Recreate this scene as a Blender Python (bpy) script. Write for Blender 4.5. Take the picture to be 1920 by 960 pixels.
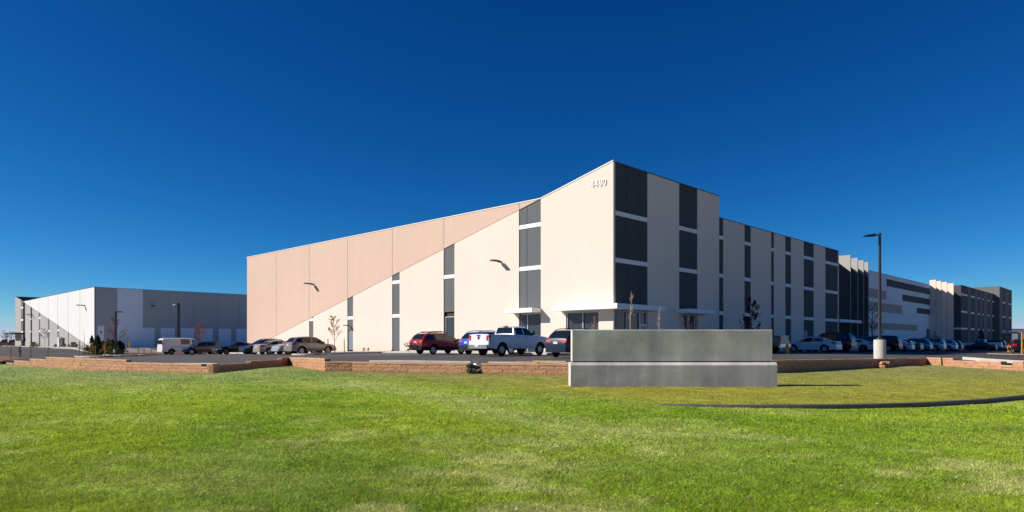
import bpy, bmesh, math, random
import numpy as np
from mathutils import Vector as V

random.seed(7)
rng = np.random.default_rng(11)
scene = bpy.context.scene
COL = scene.collection
for o in list(bpy.data.objects):
    bpy.data.objects.remove(o)

# ------------------------------------------------------------------ camera, sky, sun, exposure
CAM_Z = 0.98
cam = bpy.data.cameras.new("camera")
cam.sensor_width = 36.0
cam.lens = 36.0 * 1250.0 / 1920.0
cam.shift_y = 160.0 / 1920.0
cam.clip_end = 6000.0
cam.clip_start = 0.1
co = bpy.data.objects.new("camera", cam)
co.location = (0, 0, CAM_Z)
co.rotation_euler = (math.radians(90), 0, 0)
COL.objects.link(co)
scene.camera = co

SUN_AZ = V((-0.995, -0.085, 0)).normalized()
SUN_EL = math.radians(30)
SUN = V((SUN_AZ.x * math.cos(SUN_EL), SUN_AZ.y * math.cos(SUN_EL), math.sin(SUN_EL)))
world = bpy.data.worlds.new("World")
scene.world = world
world.use_nodes = True
wn, wl = world.node_tree.nodes, world.node_tree.links
bg = wn["Background"]
sky = wn.new("ShaderNodeTexSky")
sky.sky_type = 'NISHITA'
sky.sun_disc = False
sky.sun_elevation = SUN_EL
sky.sun_rotation = math.atan2(SUN_AZ.x, SUN_AZ.y)
sky.altitude = 3000
sky.air_density = 0.8
sky.dust_density = 0.0
sky.ozone_density = 2.0
# tone of the sky: one power curve per colour channel (a deep, clear autumn blue)
sep = wn.new("ShaderNodeSeparateColor")
com = wn.new("ShaderNodeCombineColor")
wl.new(sky.outputs[0], sep.inputs[0])
for k, (power, gain) in enumerate(((2.4, 57.0), (1.28, 20.3), (0.95, 18.7))):
    prev = sep.outputs[k]
    for op, val in (('MULTIPLY', 0.055), ('MINIMUM', 0.40), ('POWER', power), ('MULTIPLY', gain)):
        m = wn.new("ShaderNodeMath")
        m.operation = op
        m.inputs[1].default_value = val
        wl.new(prev, m.inputs[0])
        prev = m.outputs[0]
    wl.new(prev, com.inputs[k])
wl.new(com.outputs[0], bg.inputs[0])
bg.inputs[1].default_value = 0.055

sl = bpy.data.lights.new("sun", 'SUN')
sl.energy = 3.8
sl.angle = math.radians(0.5)
sl.color = (1.0, 0.93, 0.83)
so = bpy.data.objects.new("sun", sl)
so.rotation_euler = SUN.to_track_quat('Z', 'Y').to_euler()
so.location = (-60, 0, 60)
COL.objects.link(so)
scene.view_settings.view_transform = 'Standard'
scene.view_settings.look = 'None'
scene.view_settings.exposure = 0.7
scene.view_settings.gamma = 1.0
scene.cycles.max_bounces = 6

# ------------------------------------------------------------------ materials
MATS = {}

def mat(name, col, rough=0.8, spec=0.3, metal=0.0, noise=None, bump=None, coat=0.0, rand=0.0, streak=None):
    """noise=(scale, amount): blotchy tone; bump=(scale, strength, distance); streak=(amount): vertical weathering."""
    m = bpy.data.materials.new(name)
    m.use_nodes = True
    n, l = m.node_tree.nodes, m.node_tree.links
    b = n["Principled BSDF"]
    b.inputs["Base Color"].default_value = (*col, 1)
    b.inputs["Roughness"].default_value = rough
    b.inputs["Specular IOR Level"].default_value = spec
    b.inputs["Metallic"].default_value = metal
    b.inputs["Coat Weight"].default_value = coat
    tc = n.new("ShaderNodeTexCoord")
    out = None
    if noise or rand or streak:
        rgb = n.new("ShaderNodeRGB")
        rgb.outputs[0].default_value = (*col, 1)
        out = rgb.outputs[0]

        def mul(fac_out, lo, hi):
            nonlocal out
            mr = n.new("ShaderNodeMapRange")
            mr.inputs["To Min"].default_value = lo
            mr.inputs["To Max"].default_value = hi
            l.new(fac_out, mr.inputs[0])
            mm = n.new("ShaderNodeMix")
            mm.data_type = 'RGBA'
            mm.blend_type = 'MULTIPLY'
            mm.inputs[0].default_value = 1.0
            l.new(out, mm.inputs[6])
            l.new(mr.outputs[0], mm.inputs[7])
            out = mm.outputs[2]
        if noise:
            for k, (sc, am) in enumerate(noise if isinstance(noise[0], tuple) else [noise]):
                t = n.new("ShaderNodeTexNoise")
                t.inputs["Scale"].default_value = sc
                t.inputs["Detail"].default_value = 5
                l.new(tc.outputs["Object"], t.inputs["Vector"])
                mrr = n.new("ShaderNodeMapRange")
                mrr.inputs["From Min"].default_value = 0.3
                mrr.inputs["From Max"].default_value = 0.7
                l.new(t.outputs["Fac"], mrr.inputs[0])
                mul(mrr.outputs[0], 1 - am, 1 + am)
        if streak:
            mp = n.new("ShaderNodeMapping")
            mp.inputs["Scale"].default_value = (2.2, 2.2, 0.12)
            l.new(tc.outputs["Object"], mp.inputs[0])
            t = n.new("ShaderNodeTexNoise")
            t.inputs["Scale"].default_value = 1.0
            t.inputs["Detail"].default_value = 6
            l.new(mp.outputs[0], t.inputs["Vector"])
            mrr = n.new("ShaderNodeMapRange")
            mrr.inputs["From Min"].default_value = 0.3
            mrr.inputs["From Max"].default_value = 0.7
            l.new(t.outputs["Fac"], mrr.inputs[0])
            mul(mrr.outputs[0], 1 - streak, 1 + streak)
        if rand:
            oi = n.new("ShaderNodeObjectInfo")
            mul(oi.outputs["Random"], 1 - rand, 1 + rand)
        l.new(out, b.inputs["Base Color"])
    if bump:
        t = n.new("ShaderNodeTexNoise")
        t.inputs["Scale"].default_value = bump[0]
        t.inputs["Detail"].default_value = 6
        l.new(tc.outputs["Object"], t.inputs["Vector"])
        bp = n.new("ShaderNodeBump")
        bp.inputs["Strength"].default_value = bump[1]
        bp.inputs["Distance"].default_value = bump[2]
        l.new(t.outputs["Fac"], bp.inputs["Height"])
        l.new(bp.outputs[0], b.inputs["Normal"])
    MATS[name] = m
    return m

cream = mat("cream_paint", (0.72, 0.625, 0.545), 0.85, 0.2, noise=((0.12, 0.025), (1.5, 0.015)), bump=(30, 0.1, 0.01), rand=0.02, streak=0.012)
pink = mat("peach_paint", (0.60, 0.44, 0.355), 0.85, 0.2, noise=((0.12, 0.03), (1.5, 0.02)), bump=(30, 0.1, 0.01), rand=0.02, streak=0.015)
taupe = mat("taupe_paint", (0.92, 0.70, 0.57), 0.85, 0.2, noise=((0.12, 0.03), (1.5, 0.015)), bump=(30, 0.1, 0.01), rand=0.03, streak=0.012)
slate = mat("slate_paint", (0.115, 0.125, 0.135), 0.75, 0.2, noise=((0.15, 0.05), (2, 0.03)))
navy = mat("charcoal_paint", (0.080, 0.078, 0.078), 0.75, 0.2, noise=((0.15, 0.06), (2, 0.04)))
midgrey = mat("grey_paint", (0.17, 0.16, 0.16), 0.8, 0.2, noise=((0.15, 0.05), (2, 0.03)))
stripe_taupe = mat("stripe_taupe_paint", (0.55, 0.41, 0.34), 0.85, 0.2, noise=((0.1, 0.03), (1.0, 0.02)))
lightgrey = mat("light_grey_paint", (0.36, 0.355, 0.35), 0.85, 0.2, noise=((0.1, 0.05), (1.0, 0.03)), streak=0.05)
white = mat("white_paint", (0.67, 0.665, 0.66), 0.7, 0.25, noise=((0.1, 0.02), (1.0, 0.015)))
bandwhite = mat("band_white_paint", (0.88, 0.86, 0.84), 0.6, 0.3)
stripewhite = mat("off_white_panel", (0.88, 0.85, 0.83), 0.75, 0.2, noise=((0.1, 0.03), (1.0, 0.02)))
bluegrey = mat("blue_grey_paint", (0.52, 0.47, 0.43), 0.8, 0.2, noise=((0.1, 0.05), (1.0, 0.03)))
palegrey = mat("pale_door_paint", (0.93, 0.90, 0.88), 0.6, 0.3)
doorblue = mat("blue_grey_door_paint", (0.18, 0.22, 0.27), 0.5, 0.4)
joint = mat("dark_joint", (0.09, 0.065, 0.055), 0.9, 0.1)
jointdark = mat("black_joint", (0.02, 0.02, 0.022), 0.9, 0.1)
coping_m = mat("coping_metal", (0.72, 0.68, 0.62), 0.5, 0.4)
coping_d = mat("dark_coping_metal", (0.10, 0.09, 0.09), 0.5, 0.4)
glass = mat("window_glass", (0.03, 0.05, 0.065), 0.05, 0.5)
frame_m = mat("aluminium_frame", (0.55, 0.56, 0.58), 0.4, 0.5, 0.6)
blackmetal = mat("black_metal", (0.02, 0.018, 0.017), 0.45, 0.4)
bronze = mat("bronze_metal", (0.05, 0.042, 0.036), 0.5, 0.4)
concrete = mat("concrete", (0.63, 0.565, 0.53), 0.85, 0.25, noise=((0.45, 0.2), (1.3, 0.12), (5.0, 0.06), (20, 0.04)), bump=(10, 0.05, 0.02), streak=0.16, rand=0.03)
concrete_lt = mat("pale_concrete", (0.50, 0.475, 0.43), 0.9, 0.2, noise=((1.0, 0.10), (8, 0.08)), bump=(20, 0.2, 0.01))
asphalt = mat("asphalt", (0.088, 0.082, 0.080), 0.9, 0.25, noise=((0.05, 0.18), (0.4, 0.12), (60, 0.25)), bump=(80, 0.3, 0.01))
linepaint = mat("stall_paint", (0.55, 0.55, 0.53), 0.8, 0.2, noise=((3, 0.25), (30, 0.2)))
mulch = mat("mulch", (0.16, 0.085, 0.05), 0.95, 0.1, noise=((1.5, 0.3), (12, 0.45)), bump=(18, 0.8, 0.05))
dirt = mat("dry_earth", (0.36, 0.29, 0.21), 0.95, 0.1, noise=((0.05, 0.2), (1.0, 0.2)))
block_m = mat("split_face_block", (0.45, 0.245, 0.145), 0.95, 0.15, noise=((3.0, 0.14), (14, 0.2)), bump=(11, 0.7, 0.05), rand=0.10)
cap_m = mat("cap_block", (0.50, 0.29, 0.185), 0.95, 0.15, noise=((4.0, 0.12), (20, 0.15)), bump=(18, 0.5, 0.02), rand=0.08)
rubble_m = mat("dark_rubble", (0.13, 0.10, 0.085), 0.95, 0.15, noise=((5.0, 0.4),), bump=(12, 0.8, 0.05))
wood = mat("raw_wood", (0.55, 0.42, 0.25), 0.85, 0.2, noise=((2, 0.2), (20, 0.15)))
stake_m = mat("stake_wood", (0.48, 0.26, 0.08), 0.85, 0.2, noise=((4, 0.2),))
bark = mat("bark", (0.16, 0.11, 0.085), 0.95, 0.1, noise=((8, 0.3),), bump=(30, 0.5, 0.01))
palebark = mat("pale_bark", (0.38, 0.29, 0.21), 0.95, 0.1, noise=((8, 0.3),))
rubber = mat("tyre_rubber", (0.018, 0.018, 0.018), 0.8, 0.3)
alloy = mat("alloy", (0.45, 0.455, 0.47), 0.4, 0.4, 0.6)
darkalloy = mat("dark_alloy", (0.14, 0.14, 0.15), 0.35, 0.5, 0.7)
cartrim = mat("car_trim", (0.012, 0.012, 0.013), 0.7, 0.25)
underside = mat("car_underside", (0.008, 0.008, 0.008), 0.9, 0.1)
carglass = mat("car_glass", (0.012, 0.015, 0.017), 0.03, 0.8)
tail = mat("tail_lens", (0.50, 0.008, 0.010), 0.45, 0.15)
lens = mat("head_lens", (0.62, 0.64, 0.66), 0.12, 0.8)
chrome = mat("chrome", (0.62, 0.62, 0.63), 0.18, 0.5, 0.9)
plate = mat("licence_plate_white", (0.65, 0.66, 0.66), 0.5, 0.3)
hydrant_m = mat("hydrant_yellow", (0.62, 0.34, 0.04), 0.5, 0.4, noise=((9, 0.12),))
bollard_y = mat("yellow_paint", (0.75, 0.5, 0.03), 0.5, 0.4)
galv = mat("galvanised", (0.42, 0.43, 0.44), 0.45, 0.5, 0.5)


def paint(name, col, metallic=0.0):
    return MATS.get(name) or mat(name, col, 0.24, 0.35, metallic, coat=0.2, noise=((0.8, 0.03),))


def leaf_mat(name, col, var=0.3, trans=0.35):
    m = bpy.data.materials.new(name)
    m.use_nodes = True
    n, l = m.node_tree.nodes, m.node_tree.links
    n.clear()
    o = n.new("ShaderNodeOutputMaterial")
    at = n.new("ShaderNodeAttribute")
    at.attribute_name = "tint"
    mm = n.new("ShaderNodeMix")
    mm.data_type = 'RGBA'
    mm.blend_type = 'MULTIPLY'
    mm.inputs[0].default_value = 1
    mm.inputs[6].default_value = (*col, 1)
    l.new(at.outputs["Color"], mm.inputs[7])
    d = n.new("ShaderNodeBsdfDiffuse")
    t = n.new("ShaderNodeBsdfTranslucent")
    mx = n.new("ShaderNodeMixShader")
    mx.inputs[0].default_value = trans
    l.new(mm.outputs[2], d.inputs[0])
    l.new(mm.outputs[2], t.inputs[0])
    l.new(d.outputs[0], mx.inputs[1])
    l.new(t.outputs[0], mx.inputs[2])
    l.new(mx.outputs[0], o.inputs[0])
    MATS[name] = m
    return m

leaf_tan = leaf_mat("tan_leaf", (0.55, 0.30, 0.17))
leaf_orange = leaf_mat("orange_leaf", (0.50, 0.16, 0.05))
leaf_red = leaf_mat("red_leaf", (0.36, 0.12, 0.09))
leaf_brown = leaf_mat("brown_leaf", (0.17, 0.06, 0.04))
leaf_green = leaf_mat("dark_evergreen", (0.035, 0.06, 0.024))
leaf_olive = leaf_mat("olive_shrub", (0.20, 0.18, 0.07))
blade_m = leaf_mat("grass_blade", (1, 1, 1), trans=0.3)

# ------------------------------------------------------------------ object helpers
ORG = {}


def tag(o, label=None, cat=None, group=None, kind=None):
    if label: o["label"] = label
    if cat: o["category"] = cat
    if group: o["group"] = group
    if kind: o["kind"] = kind
    return o


def thing(name, label, cat, loc, rotz=0.0, group=None, local=False):
    o = bpy.data.objects.new(name, None)
    o.empty_display_size = 0.3
    o.location = loc
    o.rotation_euler = (0, 0, rotz)
    COL.objects.link(o)
    ORG[o.name] = V((0, 0, 0)) if local else V(loc)
    return tag(o, label, cat, group)


class MB:
    def __init__(s):
        s.v, s.f, s.m = [], [], []

    def add(s, vs, fs, m=0):
        k = len(s.v)
        s.v += [V(p) for p in vs]
        s.f += [tuple(i + k for i in f) for f in fs]
        s.m += [m] * len(fs)
        return s

    def hexa(s, b, t, m=0):
        return s.add(list(b) + list(t), [(3, 2, 1, 0), (4, 5, 6, 7), (0, 1, 5, 4), (1, 2, 6, 5), (2, 3, 7, 6), (3, 0, 4, 7)], m)

    def box(s, x0, x1, y0, y1, z0, z1, m=0):
        return s.hexa([(x0, y0, z0), (x1, y0, z0), (x1, y1, z0), (x0, y1, z0)], [(x0, y0, z1), (x1, y0, z1), (x1, y1, z1), (x0, y1, z1)], m)

    def prism(s, poly, off, m=0):
        n = len(poly)
        if n < 3: return s
        off = V(off)
        p = [V(q) for q in poly]
        return s.add(p + [q + off for q in p], [tuple(range(n)), tuple(range(2 * n - 1, n - 1, -1))] + [(i, (i + 1) % n, n + (i + 1) % n, n + i) for i in range(n)], m)

    def tube(s, pts, rad, n=6, m=0, cap=True):
        pts = [V(p) for p in pts]
        if not hasattr(rad, '__len__'): rad = [rad] * len(pts)
        k = len(s.v)
        for i, p in enumerate(pts):
            d = (pts[min(i + 1, len(pts) - 1)] - pts[max(i - 1, 0)])
            if d.length < 1e-6: d = V((0, 0, 1))
            d.normalize()
            a = d.cross(V((0.31, 0.95, 0.07)))
            if a.length < 0.1: a = d.cross(V((1, 0, 0)))
            a.normalize()
            b = d.cross(a)
            for j in range(n):
                t = 2 * math.pi * j / n
                s.v.append(p + (a * math.cos(t) + b * math.sin(t)) * rad[i])
        for i in range(len(pts) - 1):
            for j in range(n):
                s.f.append((k + i * n + j, k + i * n + (j + 1) % n, k + (i + 1) * n + (j + 1) % n, k + (i + 1) * n + j))
                s.m.append(m)
        if cap:
            s.f.append(tuple(k + j for j in range(n))[::-1]); s.m.append(m)
            e = k + (len(pts) - 1) * n
            s.f.append(tuple(e + j for j in range(n))); s.m.append(m)
        return s

    def lathe(s, prof, n=16, c=(0, 0, 0), axis='z', m=0):
        """prof: list of (r, h)."""
        k = len(s.v)
        c = V(c)
        for r, h in prof:
            for j in range(n):
                t = 2 * math.pi * j / n
                x, y = r * math.cos(t), r * math.sin(t)
                s.v.append(c + (V((x, y, h)) if axis == 'z' else V((x, h, y))))
        for i in range(len(prof) - 1):
            for j in range(n):
                s.f.append((k + i * n + j, k + i * n + (j + 1) % n, k + (i + 1) * n + (j + 1) % n, k + (i + 1) * n + j))
                s.m.append(m)
        for e in (0, len(prof) - 1):
            if prof[e][0] > 1e-4:
                s.f.append(tuple(k + e * n + j for j in range(n))); s.m.append(m)
        return s

    def sheet(s, rows, off, m=0):
        """closed slab over a grid of points, thickened by the vector off."""
        R, Cn = len(rows), len(rows[0])
        off = V(off)
        k = len(s.v)
        for r in rows: s.v += [V(p) for p in r]
        for r in rows: s.v += [V(p) + off for p in r]
        N = R * Cn
        for i in range(R - 1):
            for j in range(Cn - 1):
                a = k + i * Cn + j
                s.f.append((a, a + 1, a + Cn + 1, a + Cn)); s.m.append(m)
                s.f.append((a + N + Cn, a + N + Cn + 1, a + N + 1, a + N)); s.m.append(m)
        edge = [(i, 0) for i in range(R)] + [(R - 1, j) for j in range(1, Cn)] + [(i, Cn - 1) for i in range(R - 2, -1, -1)] + [(0, j) for j in range(Cn - 2, 0, -1)]
        for e in range(len(edge)):
            a = k + edge[e][0] * Cn + edge[e][1]
            b = k + edge[(e + 1) % len(edge)][0] * Cn + edge[(e + 1) % len(edge)][1]
            s.f.append((a, b, b + N, a + N)); s.m.append(m)
        return s

    def mesh(s, name, mats, origin=V((0, 0, 0)), smooth=None, recalc=True):
        me = bpy.data.meshes.new(name)
        me.from_pydata([tuple(p - origin) for p in s.v], [], s.f)
        for m in (mats if isinstance(mats, (list, tuple)) else [mats]):
            me.materials.append(m)
        me.polygons.foreach_set("material_index", s.m)
        bm = bmesh.new()
        bm.from_mesh(me)
        if recalc:
            bmesh.ops.remove_doubles(bm, verts=bm.verts, dist=0.0004) if smooth else None
            bmesh.ops.recalc_face_normals(bm, faces=bm.faces)
        if smooth:
            for f in bm.faces: f.smooth = True
            lim = math.radians(smooth)
            for e in bm.edges:
                if len(e.link_faces) != 2 or e.calc_face_angle(0) > lim: e.smooth = False
        bm.to_mesh(me)
        bm.free()
        me.update()
        return me

    def build(s, name, mats, parent=None, smooth=None, kind=None, recalc=True, label=None):
        org = ORG[parent.name] if parent else V((0, 0, 0))
        o = bpy.data.objects.new(name, s.mesh(name, mats, org, smooth, recalc))
        COL.objects.link(o)
        if parent: o.parent = parent
        ORG[o.name] = org
        if kind: o["kind"] = kind
        if label: o["label"] = label
        return o


def link_mesh(name, me, parent, loc=(0, 0, 0), rot=(0, 0, 0), sc=(1, 1, 1)):
    o = bpy.data.objects.new(name, me)
    o.location, o.rotation_euler, o.scale = loc, rot, sc
    COL.objects.link(o)
    if parent: o.parent = parent
    ORG[o.name] = V((0, 0, 0))
    return o


def copy_tree(o, parent=None):
    c = o.copy()
    COL.objects.link(c)
    c.parent = parent
    ORG[c.name] = ORG.get(o.name, V((0, 0, 0)))
    for ch in o.children:
        copy_tree(ch, c)
    return c


def set_tint(o, cols):
    at = o.data.color_attributes.new("tint", 'FLOAT_COLOR', 'POINT')
    at.data.foreach_set("color", np.asarray(cols, dtype=np.float32).ravel())

# ------------------------------------------------------------------ site layout
LD = V((-0.716, 0.698, 0))      # along the sunlit facade, away from the corner
RD = V((0.698, 0.716, 0))       # along the shaded facade, away from the corner
NL, NR = -RD, -LD               # outward normals of the sunlit and the shaded facade
C0 = V((7.6, 50.0, 0))          # corner of the big warehouse
C1 = V((-88.1, 140.6, 0))       # corner of the grey warehouse

EDGE = [(-150, 105), (-90, 80), (-60, 66), (-43.6, 57.5), (-28.4, 43.9), (-15.7, 35.0), (-14.2, 42.5), (-9.9, 35.3), (-8.4, 35.0), (2.6, 29.9), (12.7, 31.9),
        (24.4, 39.2), (25.1, 32.7), (30, 29.0), (45, 26), (110, 22)]
EZ = [-1.0, -1.0, -1.0, -1.0, -0.9, -0.72, -0.55, -0.60, -0.60, -0.55, -0.55, -0.40, -0.50, -0.55, -0.6, -0.6]
EX = [p[0] for p in EDGE]
EY = [p[1] for p in EDGE]


def sm(t):
    t = np.clip(t, 0, 1)
    return t * t * (3 - 2 * t)


def yw(x): return np.interp(x, EX, EY)


def zlot(x, y):
    z = -np.clip(0.02 * np.maximum(0, -6 - x), 0, 0.9) - np.clip(0.012 * np.maximum(0, x - 25), 0, 0.62)
    f = sm((y - 95) / 40.0) * (x < 0)
    z = z * (1 - f) + np.maximum(z, -0.45) * f
    return z - 0.15 * (1 - sm((y - yw(x)) / 7.0)) * (x > -40)


def zgrass(x, y):
    yy = yw(x)
    u = np.clip((yy - y) / np.maximum(yy - 8.0, 3), 0, 1.25)
    zb = np.interp(x, EX, EZ)
    z = zb + (-0.97 - zb) * u ** 1.5
    return z + 0.007 * np.sin(x * 0.9 + 1.3 * np.sin(y * 0.35)) * np.sin(y * 0.7) + 0.004 * np.sin(x * 2.3 + y * 1.7)


DRYX = [-14, -9.0, -3.6, 1.96, 4.0, 7.9, 11, 14.7, 22, 60]
DRYY = [39.5, 33.0, 26.5, 20.4, 17.9, 17.1, 17.6, 19.2, 24, 60]


def dry_mask(x, y):
    b = np.interp(x, DRYX, DRYY)
    sharp = np.where(x > 4, 0.9, 2.8)
    m = sm((y - b) / sharp * 0.5 + 0.5) * (x > -14)
    return m


def pale_mask(x, y):
    # mower streak running from the wall towards the kerb
    x0, y0, x1, y1 = -6.5, 27.0, 3.2, 11.0
    dx, dy = x1 - x0, y1 - y0
    L = math.hypot(dx, dy)
    d = ((x - x0) * dy - (y - y0) * dx) / L
    a = ((x - x0) * dx + (y - y0) * dy) / L
    m = np.exp(-((d - 0.2 * np.sin(a * 0.6)) / 0.9) ** 2) * sm((a + 2) / 4) * (1 - sm((a - L + 3) / 5))
    n = 0.5 + 0.5 * np.sin(x * 0.23 + 1.7 * np.sin(y * 0.31 + 0.5)) * np.sin(y * 0.52 + 1.3 * np.sin(x * 0.17))
    n2 = 0.5 + 0.5 * np.sin(x * 0.8 + 2.1 * np.sin(y * 0.9)) * np.sin(y * 1.3 + 1.1 * np.sin(x * 0.6 + 2))
    near = sm((13.5 - y) / 5.0)
    return np.clip(0.75 * m + 0.55 * sm((n - 0.35) * 1.8) * sm((n2 - 0.15) * 1.3) * (0.45 + 0.55 * near) + 0.25 * near * n, 0, 1)


def grid_mesh(name, X, Y, Z, mats, kind="structure", smooth=True):
    R, Cn = X.shape
    me = bpy.data.meshes.new(name)
    vs = np.stack([X, Y, Z], -1).reshape(-1, 3)
    i = np.arange(R - 1)[:, None] * Cn + np.arange(Cn - 1)[None]
    fs = np.stack([i, i + 1, i + Cn + 1, i + Cn], -1).reshape(-1, 4)
    me.vertices.add(len(vs)); me.vertices.foreach_set("co", vs.astype(np.float32).ravel())
    me.loops.add(fs.size); me.loops.foreach_set("vertex_index", fs.astype(np.int32).ravel())
    me.polygons.add(len(fs)); me.polygons.foreach_set("loop_start", np.arange(0, fs.size, 4, dtype=np.int32))
    me.update(calc_edges=True)
    if smooth: me.polygons.foreach_set("use_smooth", np.ones(len(fs), dtype=bool))
    me.materials.append(mats)
    o = bpy.data.objects.new(name, me)
    COL.objects.link(o)
    tag(o, kind=kind)
    ORG[o.name] = V((0, 0, 0))
    return o, vs

# ground to the horizon
MB().add([(-3000, -200, -1.4), (3000, -200, -1.4), (3000, 4500, -1.4), (-3000, 4500, -1.4)], [(0, 1, 2, 3)]).build("ground", dirt, kind="structure", recalc=False)

# asphalt
xs = np.unique(np.concatenate([np.linspace(-150, 110, 131), EX]))
v = np.concatenate([np.linspace(0, 9, 10), np.geomspace(12, 260, 26)])
X = np.repeat(xs[None], len(v), 0)
Y = yw(xs)[None] + v[:, None] * ((np.interp(xs, [-150, -60, 0], [168, 235, 300]) - yw(xs)) / 260.0)[None]
lot, _ = grid_mesh("parking_lot", X, Y, zlot(X, Y), asphalt)

# lawn
xs = np.unique(np.concatenate([np.linspace(-100, 70, 171), np.linspace(-16, 26, 160), EX[1:-1]]))
u = np.concatenate([[-0.006], np.linspace(0, 1, 170)])
X = np.repeat(xs[None], len(u), 0)
Y = yw(xs)[None] * (1 - u[:, None]) - 30.0 * u[:, None]
gm = bpy.data.materials.new("turf")
gm.use_nodes = True
n, l = gm.node_tree.nodes, gm.node_tree.links
b = n["Principled BSDF"]
b.inputs["Roughness"].default_value = 0.95
b.inputs["Specular IOR Level"].default_value = 0.1
at = n.new("ShaderNodeAttribute"); at.attribute_name = "tint"
tc = n.new("ShaderNodeTexCoord")
cur = at.outputs["Color"]
for sc, am in ((2.2, 0.22), (14, 0.35), (60, 0.35)):
    t = n.new("ShaderNodeTexNoise"); t.inputs["Scale"].default_value = sc; t.inputs["Detail"].default_value = 4
    l.new(tc.outputs["Object"], t.inputs["Vector"])
    mr = n.new("ShaderNodeMapRange"); mr.inputs[1].default_value = 0.3; mr.inputs[2].default_value = 0.7
    mr.inputs[3].default_value = 1 - am; mr.inputs[4].default_value = 1 + am
    l.new(t.outputs["Fac"], mr.inputs[0])
    mm = n.new("ShaderNodeMix"); mm.data_type = 'RGBA'; mm.blend_type = 'MULTIPLY'; mm.inputs[0].default_value = 1
    l.new(cur, mm.inputs[6]); l.new(mr.outputs[0], mm.inputs[7]); cur = mm.outputs[2]
l.new(cur, b.inputs["Base Color"])
lawn, vs = grid_mesh("lawn", X, Y, zgrass(X, Y), gm)

G_GREEN, G_DRY, G_PALE, G_DEEP = np.array((0.285, 0.375, 0.030)), np.array((0.285, 0.285, 0.040)), np.array((0.44, 0.46, 0.165)), np.array((0.195, 0.300, 0.022))
G_SOIL = np.array((0.17, 0.10, 0.05))


def vnoise(x, y, seed=0):
    """smooth value noise in the plane, 0..1."""
    xi, yi = np.floor(x).astype(np.int64), np.floor(y).astype(np.int64)
    fx, fy = x - xi, y - yi
    fx, fy = fx * fx * (3 - 2 * fx), fy * fy * (3 - 2 * fy)

    def h(a, b):
        k = (a * 374761393 + b * 668265263 + seed * 974711) & 0xFFFFFFFF
        k = ((k ^ (k >> 13)) * 1274126177) & 0xFFFFFFFF
        return ((k ^ (k >> 16)) & 0xFFFF) / 65535.0
    return (h(xi, yi) * (1 - fx) + h(xi + 1, yi) * fx) * (1 - fy) + (h(xi, yi + 1) * (1 - fx) + h(xi + 1, yi + 1) * fx) * fy


def sign_edge(x, y):
    return (x > 1.8) & (x < 9.8) & (y > 23.2) & (y < 23.75)


def grass_col(x, y, r):
    d = dry_mask(x, y)[:, None]
    # mowing runs lie across the view, so patches stretch that way
    al, ac = 0.52 * x - 0.85 * y, 0.85 * x + 0.52 * y
    n1 = vnoise(ac * 0.42 + 3, al * 0.09, 1) * 0.65 + vnoise(x * 0.5, y * 1.1 + 7, 2) * 0.35
    n2 = vnoise(x * 0.30, y * 0.55 + 11, 3) * 0.55 + vnoise(x * 1.3, y * 2.2, 4) * 0.45
    cl = vnoise(x * 7, y * 7, 5) * 0.5 + vnoise(x * 17, y * 17, 6) * 0.5
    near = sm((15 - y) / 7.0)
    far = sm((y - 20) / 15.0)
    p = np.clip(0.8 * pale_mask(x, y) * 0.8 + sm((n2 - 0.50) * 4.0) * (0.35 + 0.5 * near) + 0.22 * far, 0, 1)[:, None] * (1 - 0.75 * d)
    g = sm((n1 - 0.32) * 2.6)[:, None]
    c = G_DEEP * (1 - g) + G_GREEN * g
    c = c * (1 - p) + G_PALE * p
    gd = G_DRY * (0.85 + 0.3 * n2[:, None])
    c = c * (1 - d) + gd * d
    wd = (yw(x) - y)
    so = (sm((0.35 - wd) / 0.3) * (0.3 + 0.7 * vnoise(x * 3, y * 3, 8)))[:, None]
    c = c * (1 - so) + G_SOIL * so
    so = (sign_edge(x, y) * vnoise(x * 4, y * 2, 9) * 0.8)[:, None]
    c = c * (1 - so) + G_SOIL * so
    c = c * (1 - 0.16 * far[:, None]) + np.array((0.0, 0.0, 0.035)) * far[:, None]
    return 1.3 * c * (0.66 + 0.7 * cl[:, None]) * (0.55 + 0.95 * r[:, None])

set_tint(lawn, np.concatenate([grass_col(vs[:, 0], vs[:, 1], np.full(len(vs), 0.35)), np.ones((len(vs), 1))], 1))


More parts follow.
